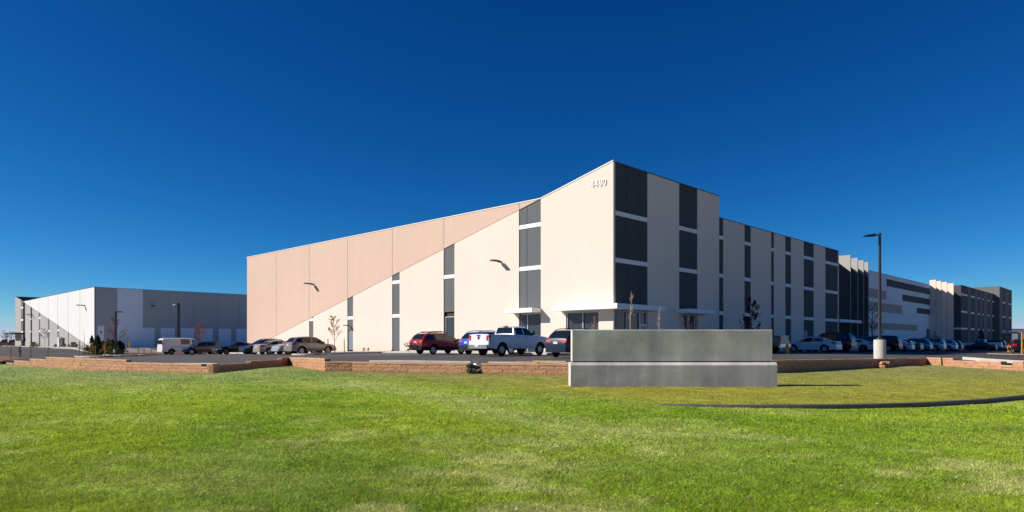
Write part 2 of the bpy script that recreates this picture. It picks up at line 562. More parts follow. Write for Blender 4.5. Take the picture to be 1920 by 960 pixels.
def make_blades(N):
    """mown grass blades, thinning out with distance."""
    px = rng.uniform(-130, 2050, N)
    py = 640 + 30 + rng.random(N) ** 0.9 * 345
    yy = 1.75 * 1250 / (py - 640)
    yy *= rng.uniform(0.93, 1.07, N)
    xx = (px - 960) / 1250 * yy + rng.normal(0, 0.05, N)
    ok = (yy < yw(xx) - 0.04) & (yy > 4)
    ok &= ~((xx > 1.95) & (xx < 9.5) & (yy > 23.45 + (xx - 2) * 0.026) & (yy < 24.25 + (xx - 2) * 0.026))
    kb = np.interp(xx, [3.9, 7.9, 11, 14.7, 22], [17.8, 17.0, 17.5, 19.1, 24])
    ok &= ~((xx > 3.8) & (np.abs(yy - kb) < 0.16))
    xx, yy = xx[ok], yy[ok]
    n = len(xx)
    zz = zgrass(xx, yy) - 0.006
    d = dry_mask(xx, yy)
    h = rng.uniform(0.016, 0.052, n) * (1 - 0.4 * d) * (0.65 + 0.7 * vnoise(xx * 2.2, yy * 2.2, 12))
    w = np.maximum(0.0045, yy * 0.00065) * rng.uniform(0.7, 1.4, n)
    a = rng.uniform(0, 2 * np.pi, n)
    la = rng.uniform(0, 2 * np.pi, n)
    lean = h * rng.uniform(0.4, 1.9, n)
    p = np.stack([xx, yy, zz], -1)
    side = np.stack([np.cos(a), np.sin(a), np.zeros(n)], -1) * w[:, None]
    tip = p + np.stack([np.cos(la) * lean, np.sin(la) * lean, h], -1)
    vs = np.stack([p - side, p + side, tip], 1).reshape(-1, 3)
    me = bpy.data.meshes.new("grass")
    me.vertices.add(3 * n); me.vertices.foreach_set("co", vs.astype(np.float32).ravel())
    me.loops.add(3 * n); me.loops.foreach_set("vertex_index", np.arange(3 * n, dtype=np.int32))
    me.polygons.add(n); me.polygons.foreach_set("loop_start", np.arange(0, 3 * n, 3, dtype=np.int32))
    me.update(calc_edges=True)
    me.materials.append(blade_m)
    o = bpy.data.objects.new("grass", me)
    COL.objects.link(o)
    r = rng.random(n)
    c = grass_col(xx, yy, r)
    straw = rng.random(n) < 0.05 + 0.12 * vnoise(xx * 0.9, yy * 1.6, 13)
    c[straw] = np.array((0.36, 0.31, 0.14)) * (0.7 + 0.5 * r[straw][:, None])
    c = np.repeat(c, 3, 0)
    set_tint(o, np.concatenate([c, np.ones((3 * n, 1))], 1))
    tag(o, kind="stuff")

make_blades(900000)


def make_litter(N):
    """dead leaves and pale clover heads strewn over the lawn."""
    py = 640 + 45 + rng.random(N) * 290
    yy = 1.75 * 1250 / (py - 640)
    xx = (rng.uniform(-60, 1980, N) - 960) / 1250 * yy
    ok = yy < yw(xx) - 0.5
    ok &= ~((xx > 1.5) & (xx < 10) & (yy > 23))
    mb = MB()
    cols = []
    for x, y in zip(xx[ok], yy[ok]):
        z = float(zgrass(np.array([x]), np.array([y]))[0]) + random.uniform(0.03, 0.05)
        a = random.uniform(0, 6.28)
        w = random.uniform(0.012, 0.028)
        u, t = V((math.cos(a), math.sin(a), random.uniform(-.3, .3))) * w, V((-math.sin(a), math.cos(a), random.uniform(-.3, .3))) * w * 0.6
        c = V((x, y, z))
        mb.add([c - u, c - t, c + u, c + t], [(0, 1, 2, 3)])
        k = random.choice(((0.5, 0.36, 0.16), (0.6, 0.55, 0.35), (0.62, 0.6, 0.45), (0.42, 0.22, 0.08)))
        cols += [(*k, 1)] * 4
    o = mb.build("fallen_leaves", blade_m, recalc=False, kind="stuff")
    set_tint(o, cols)

make_litter(700)

# ------------------------------------------------------------------ facades
def clip(poly, a, b, c):
    """keep the side a*x + b*z + c >= 0 of a convex polygon."""
    out = []
    for i in range(len(poly)):
        p, q = poly[i], poly[(i + 1) % len(poly)]
        fp, fq = a * p[0] + b * p[1] + c, a * q[0] + b * q[1] + c
        if fp >= 0: out.append(p)
        if (fp >= 0) != (fq >= 0):
            t = fp / (fp - fq)
            out.append((p[0] + t * (q[0] - p[0]), p[1] + t * (q[1] - p[1])))
    return out


def rect(a0, a1, z0, z1): return [(a0, z0), (a1, z0), (a1, z1), (a0, z1)]


class Facade:
    def __init__(s, c, u, n): s.c, s.u, s.n = c, u, n
    def pt(s, a, z, d=0.0):
        p = s.c + s.u * a + s.n * d
        return V((p.x, p.y, z))
    def slab(s, mb, poly, d0, d1, m=0):
        if len(poly) >= 3:
            mb.prism([s.pt(a, z, d1) for a, z in poly], s.n * (d0 - d1), m)
        return mb
    def bx(s, a0, a1, z0, z1, d0, d1, m=0, mb=None):
        return s.slab(mb or MB(), rect(a0, a1, z0, z1), d0, d1, m)


BANDS = (3.45, 6.95, 10.5)
BH = 0.34
ZB = -1.0

# ---------- big warehouse
wh = thing("warehouse", "huge beige and charcoal warehouse with painted diagonal and the number 4480", "warehouse", (C0.x, C0.y, 0))
FL, FRt = Facade(C0, LD, NL), Facade(C0, RD, NR)
core = MB()
foot = [C0 + LD * 2.3 + RD * 2.3, C0 + LD * 62.4 + RD * 2.3, C0 + LD * 62.4 + RD * 184, C0 + LD * 2.3 + RD * 184]
core.prism([(p.x, p.y, 11.0) for p in foot], (0, 0, -12))
core.build("roof", jointdark, wh)


def ltop(poly):   # roofline of the sunlit facade
    poly = clip(poly, 0, -1, 12.75) if max(p[0] for p in poly) > 7.36 else clip(poly, -0.2381, -1, 14.5)
    return poly


def diag(poly, below, gap=0.022):   # painted diagonal: z = 12.75 - 0.237 (t - 7.35)
    if below: return clip(poly, -0.237, -1, 12.75 + 0.237 * 7.35 - gap)
    return clip(poly, 0.237, 1, -(12.75 + 0.237 * 7.35) - gap)


TJ = [0.0, 9.79, 19.75, 28.1, 36.7, 45.3, 53.9, 62.7]
SW = [2.44, 1.52, 1.25, 1.12, 0.95, 0.0, 0.0]
for t in TJ[1:-1]: FL.bx(t - 0.08, t + 0.08, ZB, 12.7, -0.26, -0.06).build("panel_joint", joint, wh)
bk = MB()
FL.slab(bk, ltop(rect(0.03, 7.35, ZB, 14.4)), -0.42, -0.27)
FL.slab(bk, rect(7.35, 62.6, ZB, 12.68), -0.42, -0.27)
bk.build("backing_wall", joint, wh)
for i in range(7):
    a0, a1 = TJ[i], TJ[i + 1] - 0.06
    ws = a1 - SW[i] if SW[i] else a1
    p = MB()
    regs = [rect(a0, ws, ZB, 16)]
    if i == 0:
        regs = [rect(0, 1.35, ZB, 16), rect(1.35, 4.6, 3.32, 16), rect(4.6, ws, ZB, 16)]
    for rg in regs:
        rg = ltop(rg)
        if i == 0:
            FL.slab(p, rg, -0.25, 0.0, 0)
        else:
            FL.slab(p, diag(rg, True), -0.25, 0.0, 0)
            FL.slab(p, diag(rg, False), -0.25, 0.0, 1)
    if SW[i]:
        FL.slab(p, diag(ltop(rect(ws + 0.002, a1, ZB, 16)), False), -0.25, 0.0, 1)
    p.build("wall_panel", [cream, pink], wh)
    if SW[i]:
        zs = [z for z in BANDS]
        lo = ZB
        gl = 3.32 if i in (0, 1) else None
        edges = [ZB] + [z for z in zs] + [16]
        mid = ws + (a1 - ws) * 0.66 if i == 0 else None
        for k in range(4):
            z0 = edges[k] + (BH if k else 0)
            z1 = edges[k + 1]
            if k == 0 and gl:
                w = FL.bx(ws + 0.03, a1 - 0.03, -0.1, 3.40, -0.24, -0.20).build("window", glass, wh)
                f = MB()
                for aa in ([ws + 0.06, a1 - 0.06, mid] if i == 0 else [ws + 0.06, a1 - 0.1]):
                    FL.bx(aa - 0.04, aa + 0.04, -0.1, 3.34, -0.199, -0.13, mb=f)
                FL.bx(ws + 0.1, a1 - 0.1, 3.26, 3.34, -0.199, -0.132, mb=f)
                f.build("frame", frame_m, w)
                continue
            if k == 0 and i == 3:
                d = FL.bx(ws + 0.06, a1 - 0.05, 0.0, 2.2, -0.18, -0.10).build("door", doorblue, wh)
                FL.bx(ws + 0.14, ws + 0.2, 0.95, 1.1, -0.1, -0.06).build("handle", frame_m, d)
                z0 = 2.28
            pcs = [(ws + 0.015, a1 - 0.015)] if mid is None else [(ws + 0.015, mid - 0.025), (mid + 0.025, a1 - 0.015)]
            for (x0, x1) in pcs:
                pg = diag(ltop(rect(x0, x1, z0, z1)), True, 0.05)
                if len(pg) >= 3:
                    FL.slab(MB(), pg, -0.2, -0.06).build("strip_panel", slate, wh)
            if k < 3:
                pg = diag(ltop(rect(ws + 0.003, a1, z1, z1 + BH)), True, 0.05)
                if len(pg) >= 3 and not (k == 0 and i == 0):
                    FL.slab(MB(), pg, -0.2, -0.005).build("white_band", bandwhite, wh)
# corner window beside the entrance
w = FL.bx(1.38, 4.57, -0.1, 3.36, -0.24, -0.18).build("window", glass, wh)
f = MB()
for aa in (1.42, 2.96, 4.53): FL.bx(aa - 0.035, aa + 0.035, -0.1, 3.3, -0.179, -0.08, mb=f)
FL.bx(1.46, 4.49, 3.22, 3.3, -0.179, -0.082, mb=f)
f.build("frame", frame_m, w)
# copings
cp = MB()
cp.prism([FL.pt(0.0, 14.5, -0.3), FL.pt(7.35, 12.75, -0.3), FL.pt(7.35, 12.83, -0.3), FL.pt(0.0, 14.59, -0.3)], NL * 0.34)
FL.bx(7.35, 62.75, 12.751, 12.83, -0.3, 0.04, mb=cp)
cp.build("coping", coping_m, wh)
# number on the wall
for k, ch in enumerate("4480"):
    cu = bpy.data.curves.new("digit", 'FONT')
    cu.body = ch
    cu.size = 0.74
    cu.extrude = 0.03
    cu.offset = -0.006
    tmp = bpy.data.objects.new("digit_curve", cu)
    COL.objects.link(tmp)
    me = bpy.data.meshes.new_from_object(tmp.evaluated_get(bpy.context.evaluated_depsgraph_get()))
    bpy.data.objects.remove(tmp)
    me.materials.clear()
    me.materials.append(bandwhite)
    o = bpy.data.objects.new("digit", me)
    COL.objects.link(o)
    o.parent = wh
    p = FL.pt(2.12 - k * 0.385, 12.80, 0.034) - V((C0.x, C0.y, 0))
    o.location = p
    o.rotation_euler = (math.radians(90), 0, math.atan2(-LD.y, -LD.x))

# shaded facade of the big warehouse
def strips(F, parent, items, ztop, zbands, mats, base=0.0, zb=ZB, doff=0.0, split=()):
    """items: (a0, a1, kind) with kind 'p' for plain panel, 'd' for dark strip."""
    for a0, a1, kind in items:
        if kind == 'p':
            F.bx(a0 + 0.01, a1 - 0.01, zb, ztop, doff - 0.25, doff).build("wall_panel", mats[0], parent)
        else:
            edges = [zb] + list(zbands) + [ztop]
            cuts = [a0] + [c for c in split if a0 + 0.2 < c < a1 - 0.2] + [a1]
            for k in range(len(edges) - 1):
                z0 = edges[k] + (BH if k else 0)
                for c0, c1 in zip(cuts, cuts[1:]):
                    F.bx(c0 + 0.02, c1 - 0.02, z0, edges[k + 1], doff - 0.22, doff - 0.05).build("strip_panel", mats[1], parent)
                if k < len(edges) - 2:
                    F.bx(a0 + 0.004, a1 - 0.004, edges[k + 1], edges[k + 1] + BH, doff - 0.22, doff + 0.004).build("white_band", bandwhite, parent)

tall = [(4.67, 9.53, 'p'), (9.53, 12.67, 'd'), (12.67, 16.7, 'p')]
strips(FRt, wh, tall[:1] + tall[2:], 14.45, BANDS, (taupe, navy))
for (a0, a1, cuts) in ((0.26, 4.67, (1.81, 3.62)), (9.53, 12.67, (11.1,))):
    for k, (z0, z1) in enumerate(((3.46, 6.95), (7.29, 10.5), (10.84, 14.45))):
        cc = [a0] + list(cuts) + [a1]
        for c0, c1 in zip(cc, cc[1:]):
            FRt.bx(c0 + 0.02, c1 - 0.02, z0, z1, -0.22, -0.05).build("strip_panel", navy, wh)
        if k < 2: FRt.bx(a0 + 0.004, a1 - 0.004, z1, z1 + BH, -0.22, 0.004).build("white_band", bandwhite, wh)
    g = FRt.bx(a0 + 0.03, a1 - 0.03, -0.1, 3.42, -0.24, -0.18).build("window", glass, wh)
    f = MB()
    for aa in ([a0 + 0.07, 1.86, 3.62, a1 - 0.07] if a0 < 1 else [a0 + 0.07, 11.1, a1 - 0.35]):
        FRt.bx(aa - 0.04, aa + 0.04, -0.1, 3.36, -0.179, -0.08, mb=f)
    FRt.bx(a0 + 0.12, a1 - 0.12, 3.27, 3.36, -0.179, -0.083, mb=f)
    f.build("frame", frame_m, g)
d = MB()
for (x0, x1, z0, z1) in ((3.7, 3.84, 0, 2.35), (4.46, 4.6, 0, 2.35), (3.841, 4.459, 2.2, 2.35), (3.841, 4.459, 0, 0.25)):
    FRt.bx(x0, x1, z0, z1, -0.175, -0.09, mb=d)
d = d.build("door", palegrey, wh)
FRt.bx(3.845, 4.455, 0.255, 2.195, -0.17, -0.13).build("pane", glass, d)
low = [(16.7, 17.54, 'd'), (17.54, 21.95, 'p'), (21.95, 23.38, 'd'), (23.38, 28.22, 'p'), (28.22, 28.94, 'd'), (28.94, 31.9, 'p'), (31.9, 33.48, 'd'),
       (33.48, 37.12, 'p'), (37.12, 40.24, 'd'), (40.24, 44.02, 'p'), (44.02, 48.45, 'd')]
strips(FRt, wh, low, 12.45, BANDS, (taupe, navy), split=(38.7, 45.5, 47.0))
FRt.bx(48.45, 48.75, ZB, 12.45, -6, 0.0).build("wall_panel", taupe, wh)
FRt.bx(0.3, 48.4, ZB, 12.3, -0.45, -0.26).build("backing_wall", jointdark, wh)
FRt.bx(0.3, 16.6, 12.3, 14.35, -0.45, -0.26).build("backing_wall", jointdark, wh)
FRt.bx(0.05, 16.72, 14.452, 14.53, -0.3, 0.03).build("coping", coping_d, wh)
FRt.bx(16.73, 48.77, 12.452, 12.52, -0.3, 0.03).build("coping", coping_d, wh)
# service door by the end strip
FRt.bx(37.3, 38.3, -0.1, 2.2, -0.05, -0.02).build("door", doorblue, wh)

# recessed white wall between the fins
zw = 11.5
FRt.bx(48.8, 120.9, ZB, zw - 0.1, -2.2, -1.97).build("backing_wall", jointdark, wh)
rows = [ZB, 2.87, 3.87, 5.56, 5.98, 6.95, 7.56, 7.78, 8.88, 9.74, 10.86, zw]
stripe = {(2.87, 3.87): (66, 94.2, stripe_taupe), (5.56, 5.98): (66, 84.6, stripe_taupe), (5.98, 6.95): (66, 84.6, stripe_taupe), (7.56, 7.78): (66, 75.6, stripe_taupe), (7.78, 8.88): (66, 75.6, stripe_taupe), (9.74, 10.86): (75.6, 106, navy)}
extra = {(5.98, 6.95): (93.8, 106, navy), (7.78, 8.88): (84.6, 106, navy)}
for z0, z1 in zip(rows, rows[1:]):
    spans = sorted([s_ for s_ in (stripe.get((z0, z1)), extra.get((z0, z1))) if s_], key=lambda q: q[0])
    cur_a = 48.9
    segs = []
    for a0, a1, m in spans:
        if a0 > cur_a: segs.append((cur_a, a0, stripewhite))
        segs.append((a0, a1, m)); cur_a = a1
    if cur_a < 120.8: segs.append((cur_a, 120.8, stripewhite))
    for a0, a1, m in segs:
        top = z1 - (0.012 if z1 in (2.87, 5.56, 7.56, 9.74) else 0.0)
        FRt.bx(a0, a1 - 0.005, z0, top, -1.95, -1.7).build("wall_panel", m, wh)
FRt.bx(48.9, 120.8, zw + 0.002, zw + 0.06, -2.0, -1.66).build("coping", coping_d, wh)
FRt.bx(100.6, 102.6, -0.5, 3.3, -1.69, -1.6).build("window", glass, wh)


def fin(s0, n_out, main, topm, drop0, drop1, zt=12.45):
    F = Facade(C0 + RD * s0, NR, -RD)   # its broad face looks along the wall towards the corner
    f = MB()
    a0, a1 = -1.69, n_out
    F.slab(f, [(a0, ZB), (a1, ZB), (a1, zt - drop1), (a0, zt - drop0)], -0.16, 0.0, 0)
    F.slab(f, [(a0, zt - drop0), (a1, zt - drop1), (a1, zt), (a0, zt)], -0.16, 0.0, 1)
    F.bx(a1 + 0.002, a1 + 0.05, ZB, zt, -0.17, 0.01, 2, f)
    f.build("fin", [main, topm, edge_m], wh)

edge_m = mat("fin_edge_paint", (0.30, 0.28, 0.265), 0.8, 0.2)
fintop_sunlit = mat("sunlit_fin_top", (0.40, 0.38, 0.355), 0.85, 0.2)  # paler colour stands in for sunlight on the tops of the dark fins
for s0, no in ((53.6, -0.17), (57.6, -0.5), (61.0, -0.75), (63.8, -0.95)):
    fin(s0, no, navy, fintop_sunlit, 0.9, 2.2)
for s0, no in ((102.9, -0.7), (106.2, -0.55), (109.7, -0.3), (113.9, 0.0)):
    fin(s0, no, taupe, taupe, 1.9, 3.2)
# fins canopy
FRt.bx(48.76, 57.0, 3.45, 3.8, -1.6, 0.25).build("canopy", bandwhite, wh)
# charcoal end block and tower
dk = [(121.0, 127.19, 'd'), (127.19, 130.93, 'p'), (130.93, 134.7, 'd'), (134.7, 138.5, 'p'), (138.5, 140.45, 'd'), (140.45, 143.77, 'p'), (143.77, 145.1, 'd'),
      (145.1, 150.4, 'p'), (150.4, 152.4, 'd'), (152.4, 156.0, 'p'), (156.0, 158.3, 'd')]
strips(FRt, wh, dk, 12.5, BANDS, (midgrey, navy))
FRt.bx(121.0, 158.3, ZB, 12.4, -0.45, -0.26).build("backing_wall", jointdark, wh)
FRt.bx(120.9, 158.3, 12.502, 12.57, -0.3, 0.03).build("coping", coping_d, wh)
Fd = Facade(C0 + RD * 120.9, NR, -RD)
q = MB()
Fd.slab(q, [(-8, ZB), (0.0, ZB), (0.0, 12.5), (-8, 12.5)], -0.1, 0.0)
q.build("wall_panel", navy, wh)
Fd.bx(-8, 0.03, 3.45, 3.8, 0.001, 0.1).build("white_band", bandwhite, wh)
Ft = Facade(C0 + RD * 158.4 + NR * 1.1, RD, NR)
tw = [(0.1, 4.4, 'p'), (4.4, 8.3, 'd'), (8.3, 13.5, 'p'), (13.5, 19.0, 'd')]
strips(Ft, wh, tw, 14.3, BANDS, (midgrey, navy))
tb = MB()
Ft.bx(0.0, 19.05, ZB, 14.3, -9, -0.26, mb=tb)
Ft.bx(0.0, 0.098, ZB, 14.3, -0.255, 0.0, mb=tb)
tb.build("tower_wall", midgrey, wh)
Ft.bx(-0.02, 19.08, 14.302, 14.38, -9, 0.03).build("coping", coping_d, wh)
cn = MB()
Ft.bx(3.0, 19.5, 3.0, 3.35, 0.01, 3.2, mb=cn)
cn.build("canopy", bandwhite, wh)
Ft.bx(11.0, 12.2, ZB, 2.998, 2.2, 3.0).build("canopy_pillar", palegrey, wh)

# canopies of the entrance corner
def canopy(pts_in, pts_out, z0, z1):
    mb = MB()
    poly = pts_in + pts_out[::-1]
    mb.prism([(p.x, p.y, z1) for p in poly], (0, 0, z0 - z1))
    return mb.build("canopy", bandwhite, wh)

E1 = 1.15
canopy([FL.pt(7.25, 0, 0.01), FL.pt(10.4, 0, 0.01)], [FL.pt(7.25, 0, E1), FL.pt(10.4, 0, E1)], 3.36, 3.72)
canopy([FL.pt(5.1, 0, 0.01), C0 + NL * 0.01 + NR * 0.01, FRt.pt(5.6, 0, 0.01)], [FL.pt(5.1, 0, E1), C0 + NL * E1 + NR * E1, FRt.pt(5.6, 0, E1)], 3.38, 3.76)
canopy([FRt.pt(9.2, 0, 0.01), FRt.pt(13.8, 0, 0.01)], [FRt.pt(9.2, 0, E1), FRt.pt(13.8, 0, E1)], 3.36, 3.72)


def wall_light(F, a, z, parent, s=1.0):
    ar = F.bx(a - 0.06 * s, a + 0.06 * s, z - 0.08 * s, z + 0.08 * s, 0.001, 0.35 * s).build("wall_light", bronze, parent)
    h = MB()
    h.prism([F.pt(a - 0.22 * s, z - 0.02, 0.352 * s), F.pt(a + 0.22 * s, z - 0.02, 0.352 * s), F.pt(a + 0.22 * s, z + 0.1 * s, 0.352 * s), F.pt(a - 0.22 * s, z + 0.1 * s, 0.352 * s)], F.n * 0.75 * s)
    h.build("lamp_head", bronze, ar)

wall_light(FL, 12.0, 7.95, wh)
wall_light(FL, 44.2, 7.9, wh, 1.1)
wall_light(FL, 36.2, 2.75, wh, 0.7)

# ---------- grey warehouse
gw = thing("warehouse", "grey and white warehouse with dock doors far across the parking lot", "warehouse", (C1.x, C1.y, 0))
GL, GR = Facade(C1, LD, NL), Facade(C1, RD, NR)
gc = MB()
foot = [C1 + LD * 1 + RD * 1, C1 + LD * 85 + RD * 1, C1 + LD * 85 + RD * 75, C1 + LD * 1 + RD * 75]
gc.prism([(p.x, p.y, 11.0) for p in foot], (0, 0, -13))
gc.build("roof", jointdark, gw)
GZ = -1.5


def gtop(poly):
    return clip(poly, 0, -1, 12.45) if min(p[0] for p in poly) < 73.5 else clip(poly, 0.167, -1, 12.45 - 0.167 * 73.6)


def gdiag(poly, below):
    return clip(poly, 0.18, -1, -0.18 * 4.4 - 0.02) if below else clip(poly, -0.18, 1, 0.18 * 4.4 - 0.02)

GJ = [0.0, 11.6, 22.1, 32.3, 42.4, 52.9, 63.6, 73.6, 85.5]
GW = [0, 0.6, 1.4, 1.5, 1.5, 2.0, 2.7, 0.0]
for i in range(8):
    a0, a1 = GJ[i], GJ[i + 1] - 0.2
    ws = a1 - GW[i] if GW[i] else a1
    if i == 7: a0 = 76.4
    p = MB()
    rg = gtop(rect(a0, ws, GZ, 16))
    GL.slab(p, gdiag(rg, True), -0.25, 0, 0)
    if i < 7:
        GL.slab(p, gdiag(rg, False), -0.25, 0, 1)
        if GW[i]: GL.slab(p, gdiag(gtop(rect(ws + 0.002, a1, GZ, 16)), False), -0.25, 0, 1)
    p.build("wall_panel", [lightgrey, white], gw)
    if i == 6: ws, a1 = 73.65, 76.35
    elif i == 5: ws, a1 = 62.75, 65.2 - 1.7
    if GW[i]:
        edges = [GZ] + list(BANDS) + [16]
        for k in range(4):
            z0 = edges[k] + (BH if k else 0)
            pg = gdiag(gtop(rect(ws, a1, z0, edges[k + 1])), True)
            low_glass = k == 0 and i >= 4
            if len(pg) >= 3: GL.slab(MB(), pg, -0.22, -0.03).build("window" if low_glass else "strip_panel", glass if low_glass else slate, gw)
            if k < 3:
                pg = gdiag(gtop(rect(ws, a1, edges[k + 1], edges[k + 1] + BH * 1.3)), True)
                if len(pg) == 4: GL.slab(MB(), pg, -0.22, 0.004).build("white_band", bandwhite, gw)
GL.bx(0.1, 85.2, GZ, 12.3, -0.45, -0.26).build("backing_wall", jointdark, gw)
GL.bx(-0.02, 73.6, 12.452, 12.53, -0.3, 0.04).build("coping", coping_d, gw)
# parapet of the taller far end, seen from behind over the roof
Ge = Facade(C1 + LD * 85.5, RD, LD)
Ge.bx(0, 17, GZ, 14.45, -0.3, 0.0).build("wall_panel", midgrey, gw)
# shaded side with the dock doors
cols = [(0.0, 4.3, bluegrey), (4.3, 9.4, palegrey)]
a = 9.4
while a < 75: cols.append((a, a + 5.4, bluegrey)); a += 5.4
for a0, a1, m in cols:
    GR.bx(a0 + 0.02, a1 - 0.02, GZ, 12.4, -0.25, 0.0).build("wall_panel", m, gw)
GR.bx(0.1, 74, GZ, 12.3, -0.45, -0.26).build("backing_wall", jointdark, gw)
GR.bx(0.0, 75, 12.402, 12.48, -0.3, 0.04).build("coping", coping_d, gw)
def sof(x):
    r = (x - 960) / 1250.0
    return (140.6 * r + 88.1) / (0.698 - 0.716 * r)
for x0, x1, tp in ((183, 195, 4.3), (262.3, 289.4, 4.0), (301, 327.5, 4.0), (339, 364, 4.0), (375.5, 399, 4.0), (410, 433, 4.0), (443, 466, 4.0)):
    s0, s1 = sof(x0), sof(x1)
    dd = GR.bx(s0, s1, -0.7, 2.3, 0.002, 0.05).build("dock_door", palegrey, gw)
    GR.bx(s0, s1, 2.34, tp, 0.002, 0.07).build("door_header", palegrey, gw)
    if x0 > 250: GR.bx(s0 + 0.15, s1 - 0.15, -1.15, -0.72, 0.002, 0.25).build("dock_bumper", blackmetal, gw)
    else: GR.bx(s0 + 0.5, s1 - 0.5, 2.7, 3.1, 0.072, 0.2).build("vent", blackmetal, gw)
for a in (11.2, 52.0): wall_light(GR, a, 8.8, gw, 1.4)
wall_light(GL, 7.5, 8.8, gw, 1.4)
wall_light(GL, 60, 8.2, gw, 1.4)
en = MB()
GL.bx(72.0, 86.5, 3.1, 3.5, 0.01, 2.6, mb=en)
en.build("canopy", bronze, gw)

# ---------- far right warehouse and fence, far treeline
fw = thing("warehouse", "small white warehouse far behind a tan wall at the end of the lot", "warehouse", (200, 262, -0.7))
MB().box(186, 300, 262, 320, -0.7, 5.6).build("wall", white, fw)
MB().box(185.8, 300.2, 261.8, 320.2, 5.602, 5.9).build("coping", coping_d, fw)
tf = thing("boundary_wall", "tan boundary wall in front of the small white warehouse", "wall", (200, 235, -0.7))
for k in range(12):
    MB().box(168 + k * 9, 176.9 + k * 9, 235, 235.3, -0.9, 1.9).build("panel", MATS["peach_paint"], tf)
rb = thing("boundary_wall", "low brown boundary wall beyond the grey warehouse under the treeline", "wall", (-185, 230, -0.9))
for k in range(8):
    MB().box(-260 + k * 12, -248.1 + k * 12, 230, 230.4, -1.3, 0.0).build("panel", MATS["mulch"], rb)


def far_wood():
    mb = MB()
    for k in range(260):
        x = -900 + k * 3.2 + random.uniform(-1, 1)
        y = 560 + random.uniform(-25, 25)
        h = random.uniform(2.0, 4.4)
        w_ = random.uniform(2, 4)
        mb.add([(x - w_, y, -1.5), (x + w_, y, -1.5), (x, y + w_, -1.5), (x - w_ * 0.6, y, h * 0.8 - 1), (x + w_ * 0.5, y + 0.6, h - 1), (x, y + w_ * 0.8, h * 0.9 - 1)],
               [(0, 1, 4, 3), (1, 2, 5, 4), (2, 0, 3, 5), (3, 4, 5)])
    mb.build("far_wood", mat("far_wood_brown", (0.10, 0.085, 0.08), 0.95, 0.1), kind="stuff")
far_wood()

# ------------------------------------------------------------------ monument sign
sx, sy, ang = 2.07, 23.5, math.radians(1.5)
ms = thing("monument_sign", "blank grey concrete monument sign standing on the lawn before the parking lot", "sign", (sx, sy, -0.7), ang, local=True)
LB = 7.36
for k in range(4):   # poured sections, butted end to end
    x0, x1 = LB * k / 4, LB * (k + 1) / 4
    prof = [(0, -0.4), (0, 0.83), (0.008, 0.845), (0.10, 0.935), (0.60, 0.935), (0.692, 0.845), (0.70, 0.83), (0.70, -0.4)]
    bs = MB()
    bs.prism([(x0, y_, z_) for y_, z_ in prof], (x1 - x0, 0, 0))
    bs.build("base_section", concrete, ms)
sb = MB()
sb.box(0.13, LB - 0.16, 0.14, 0.55, 0.93, 0.98)
sb.build("reveal", jointdark, ms)
for k in range(3):
    x0, x1 = 0.07 + (LB - 0.21) * k / 3, 0.07 + (LB - 0.21) * (k + 1) / 3
    prof = [(0.10, 0.975), (0.10, 2.075), (0.12, 2.095), (0.575, 2.095), (0.595, 2.075), (0.595, 0.975)]
    sp = MB()
    sp.prism([(x0, y_, z_) for y_, z_ in prof], (x1 - x0, 0, 0))
    sp.build("slab_section", concrete, ms)

# ------------------------------------------------------------------ retaining walls
def block_mesh(name, L, H, D, rough, m, seed):
    r = random.Random(seed)
    mb = MB()
    nx, nz = 5, 3
    rows = []
    for j in range(nz):
        row = []
        for i in range(nx):
            e = i in (0, nx - 1) or j in (0, nz - 1)
            row.append((-L / 2 + L * i / (nx - 1), (0.0 if e else -r.uniform(0.2, 1.0) * rough) + r.uniform(-0.15, 0.15) * rough, H * j / (nz - 1)))
        rows.append(row)
    mb.sheet(rows, (0, D, 0))
    return mb.mesh(name, m)

BL = 0.74
BLK = [block_mesh("block", BL - 0.014, 0.194, 0.28, 0.022, block_m, k) for k in range(8)]
CAPM = [block_mesh("cap_block", 2 * BL - 0.012, 0.098, 0.34, 0.012, cap_m, 50 + k) for k in range(4)]
HALF = [block_mesh("cap_block", BL - 0.012, 0.098, 0.34, 0.012, cap_m, 70 + k) for k in range(3)]
rb_ = random.Random(5)


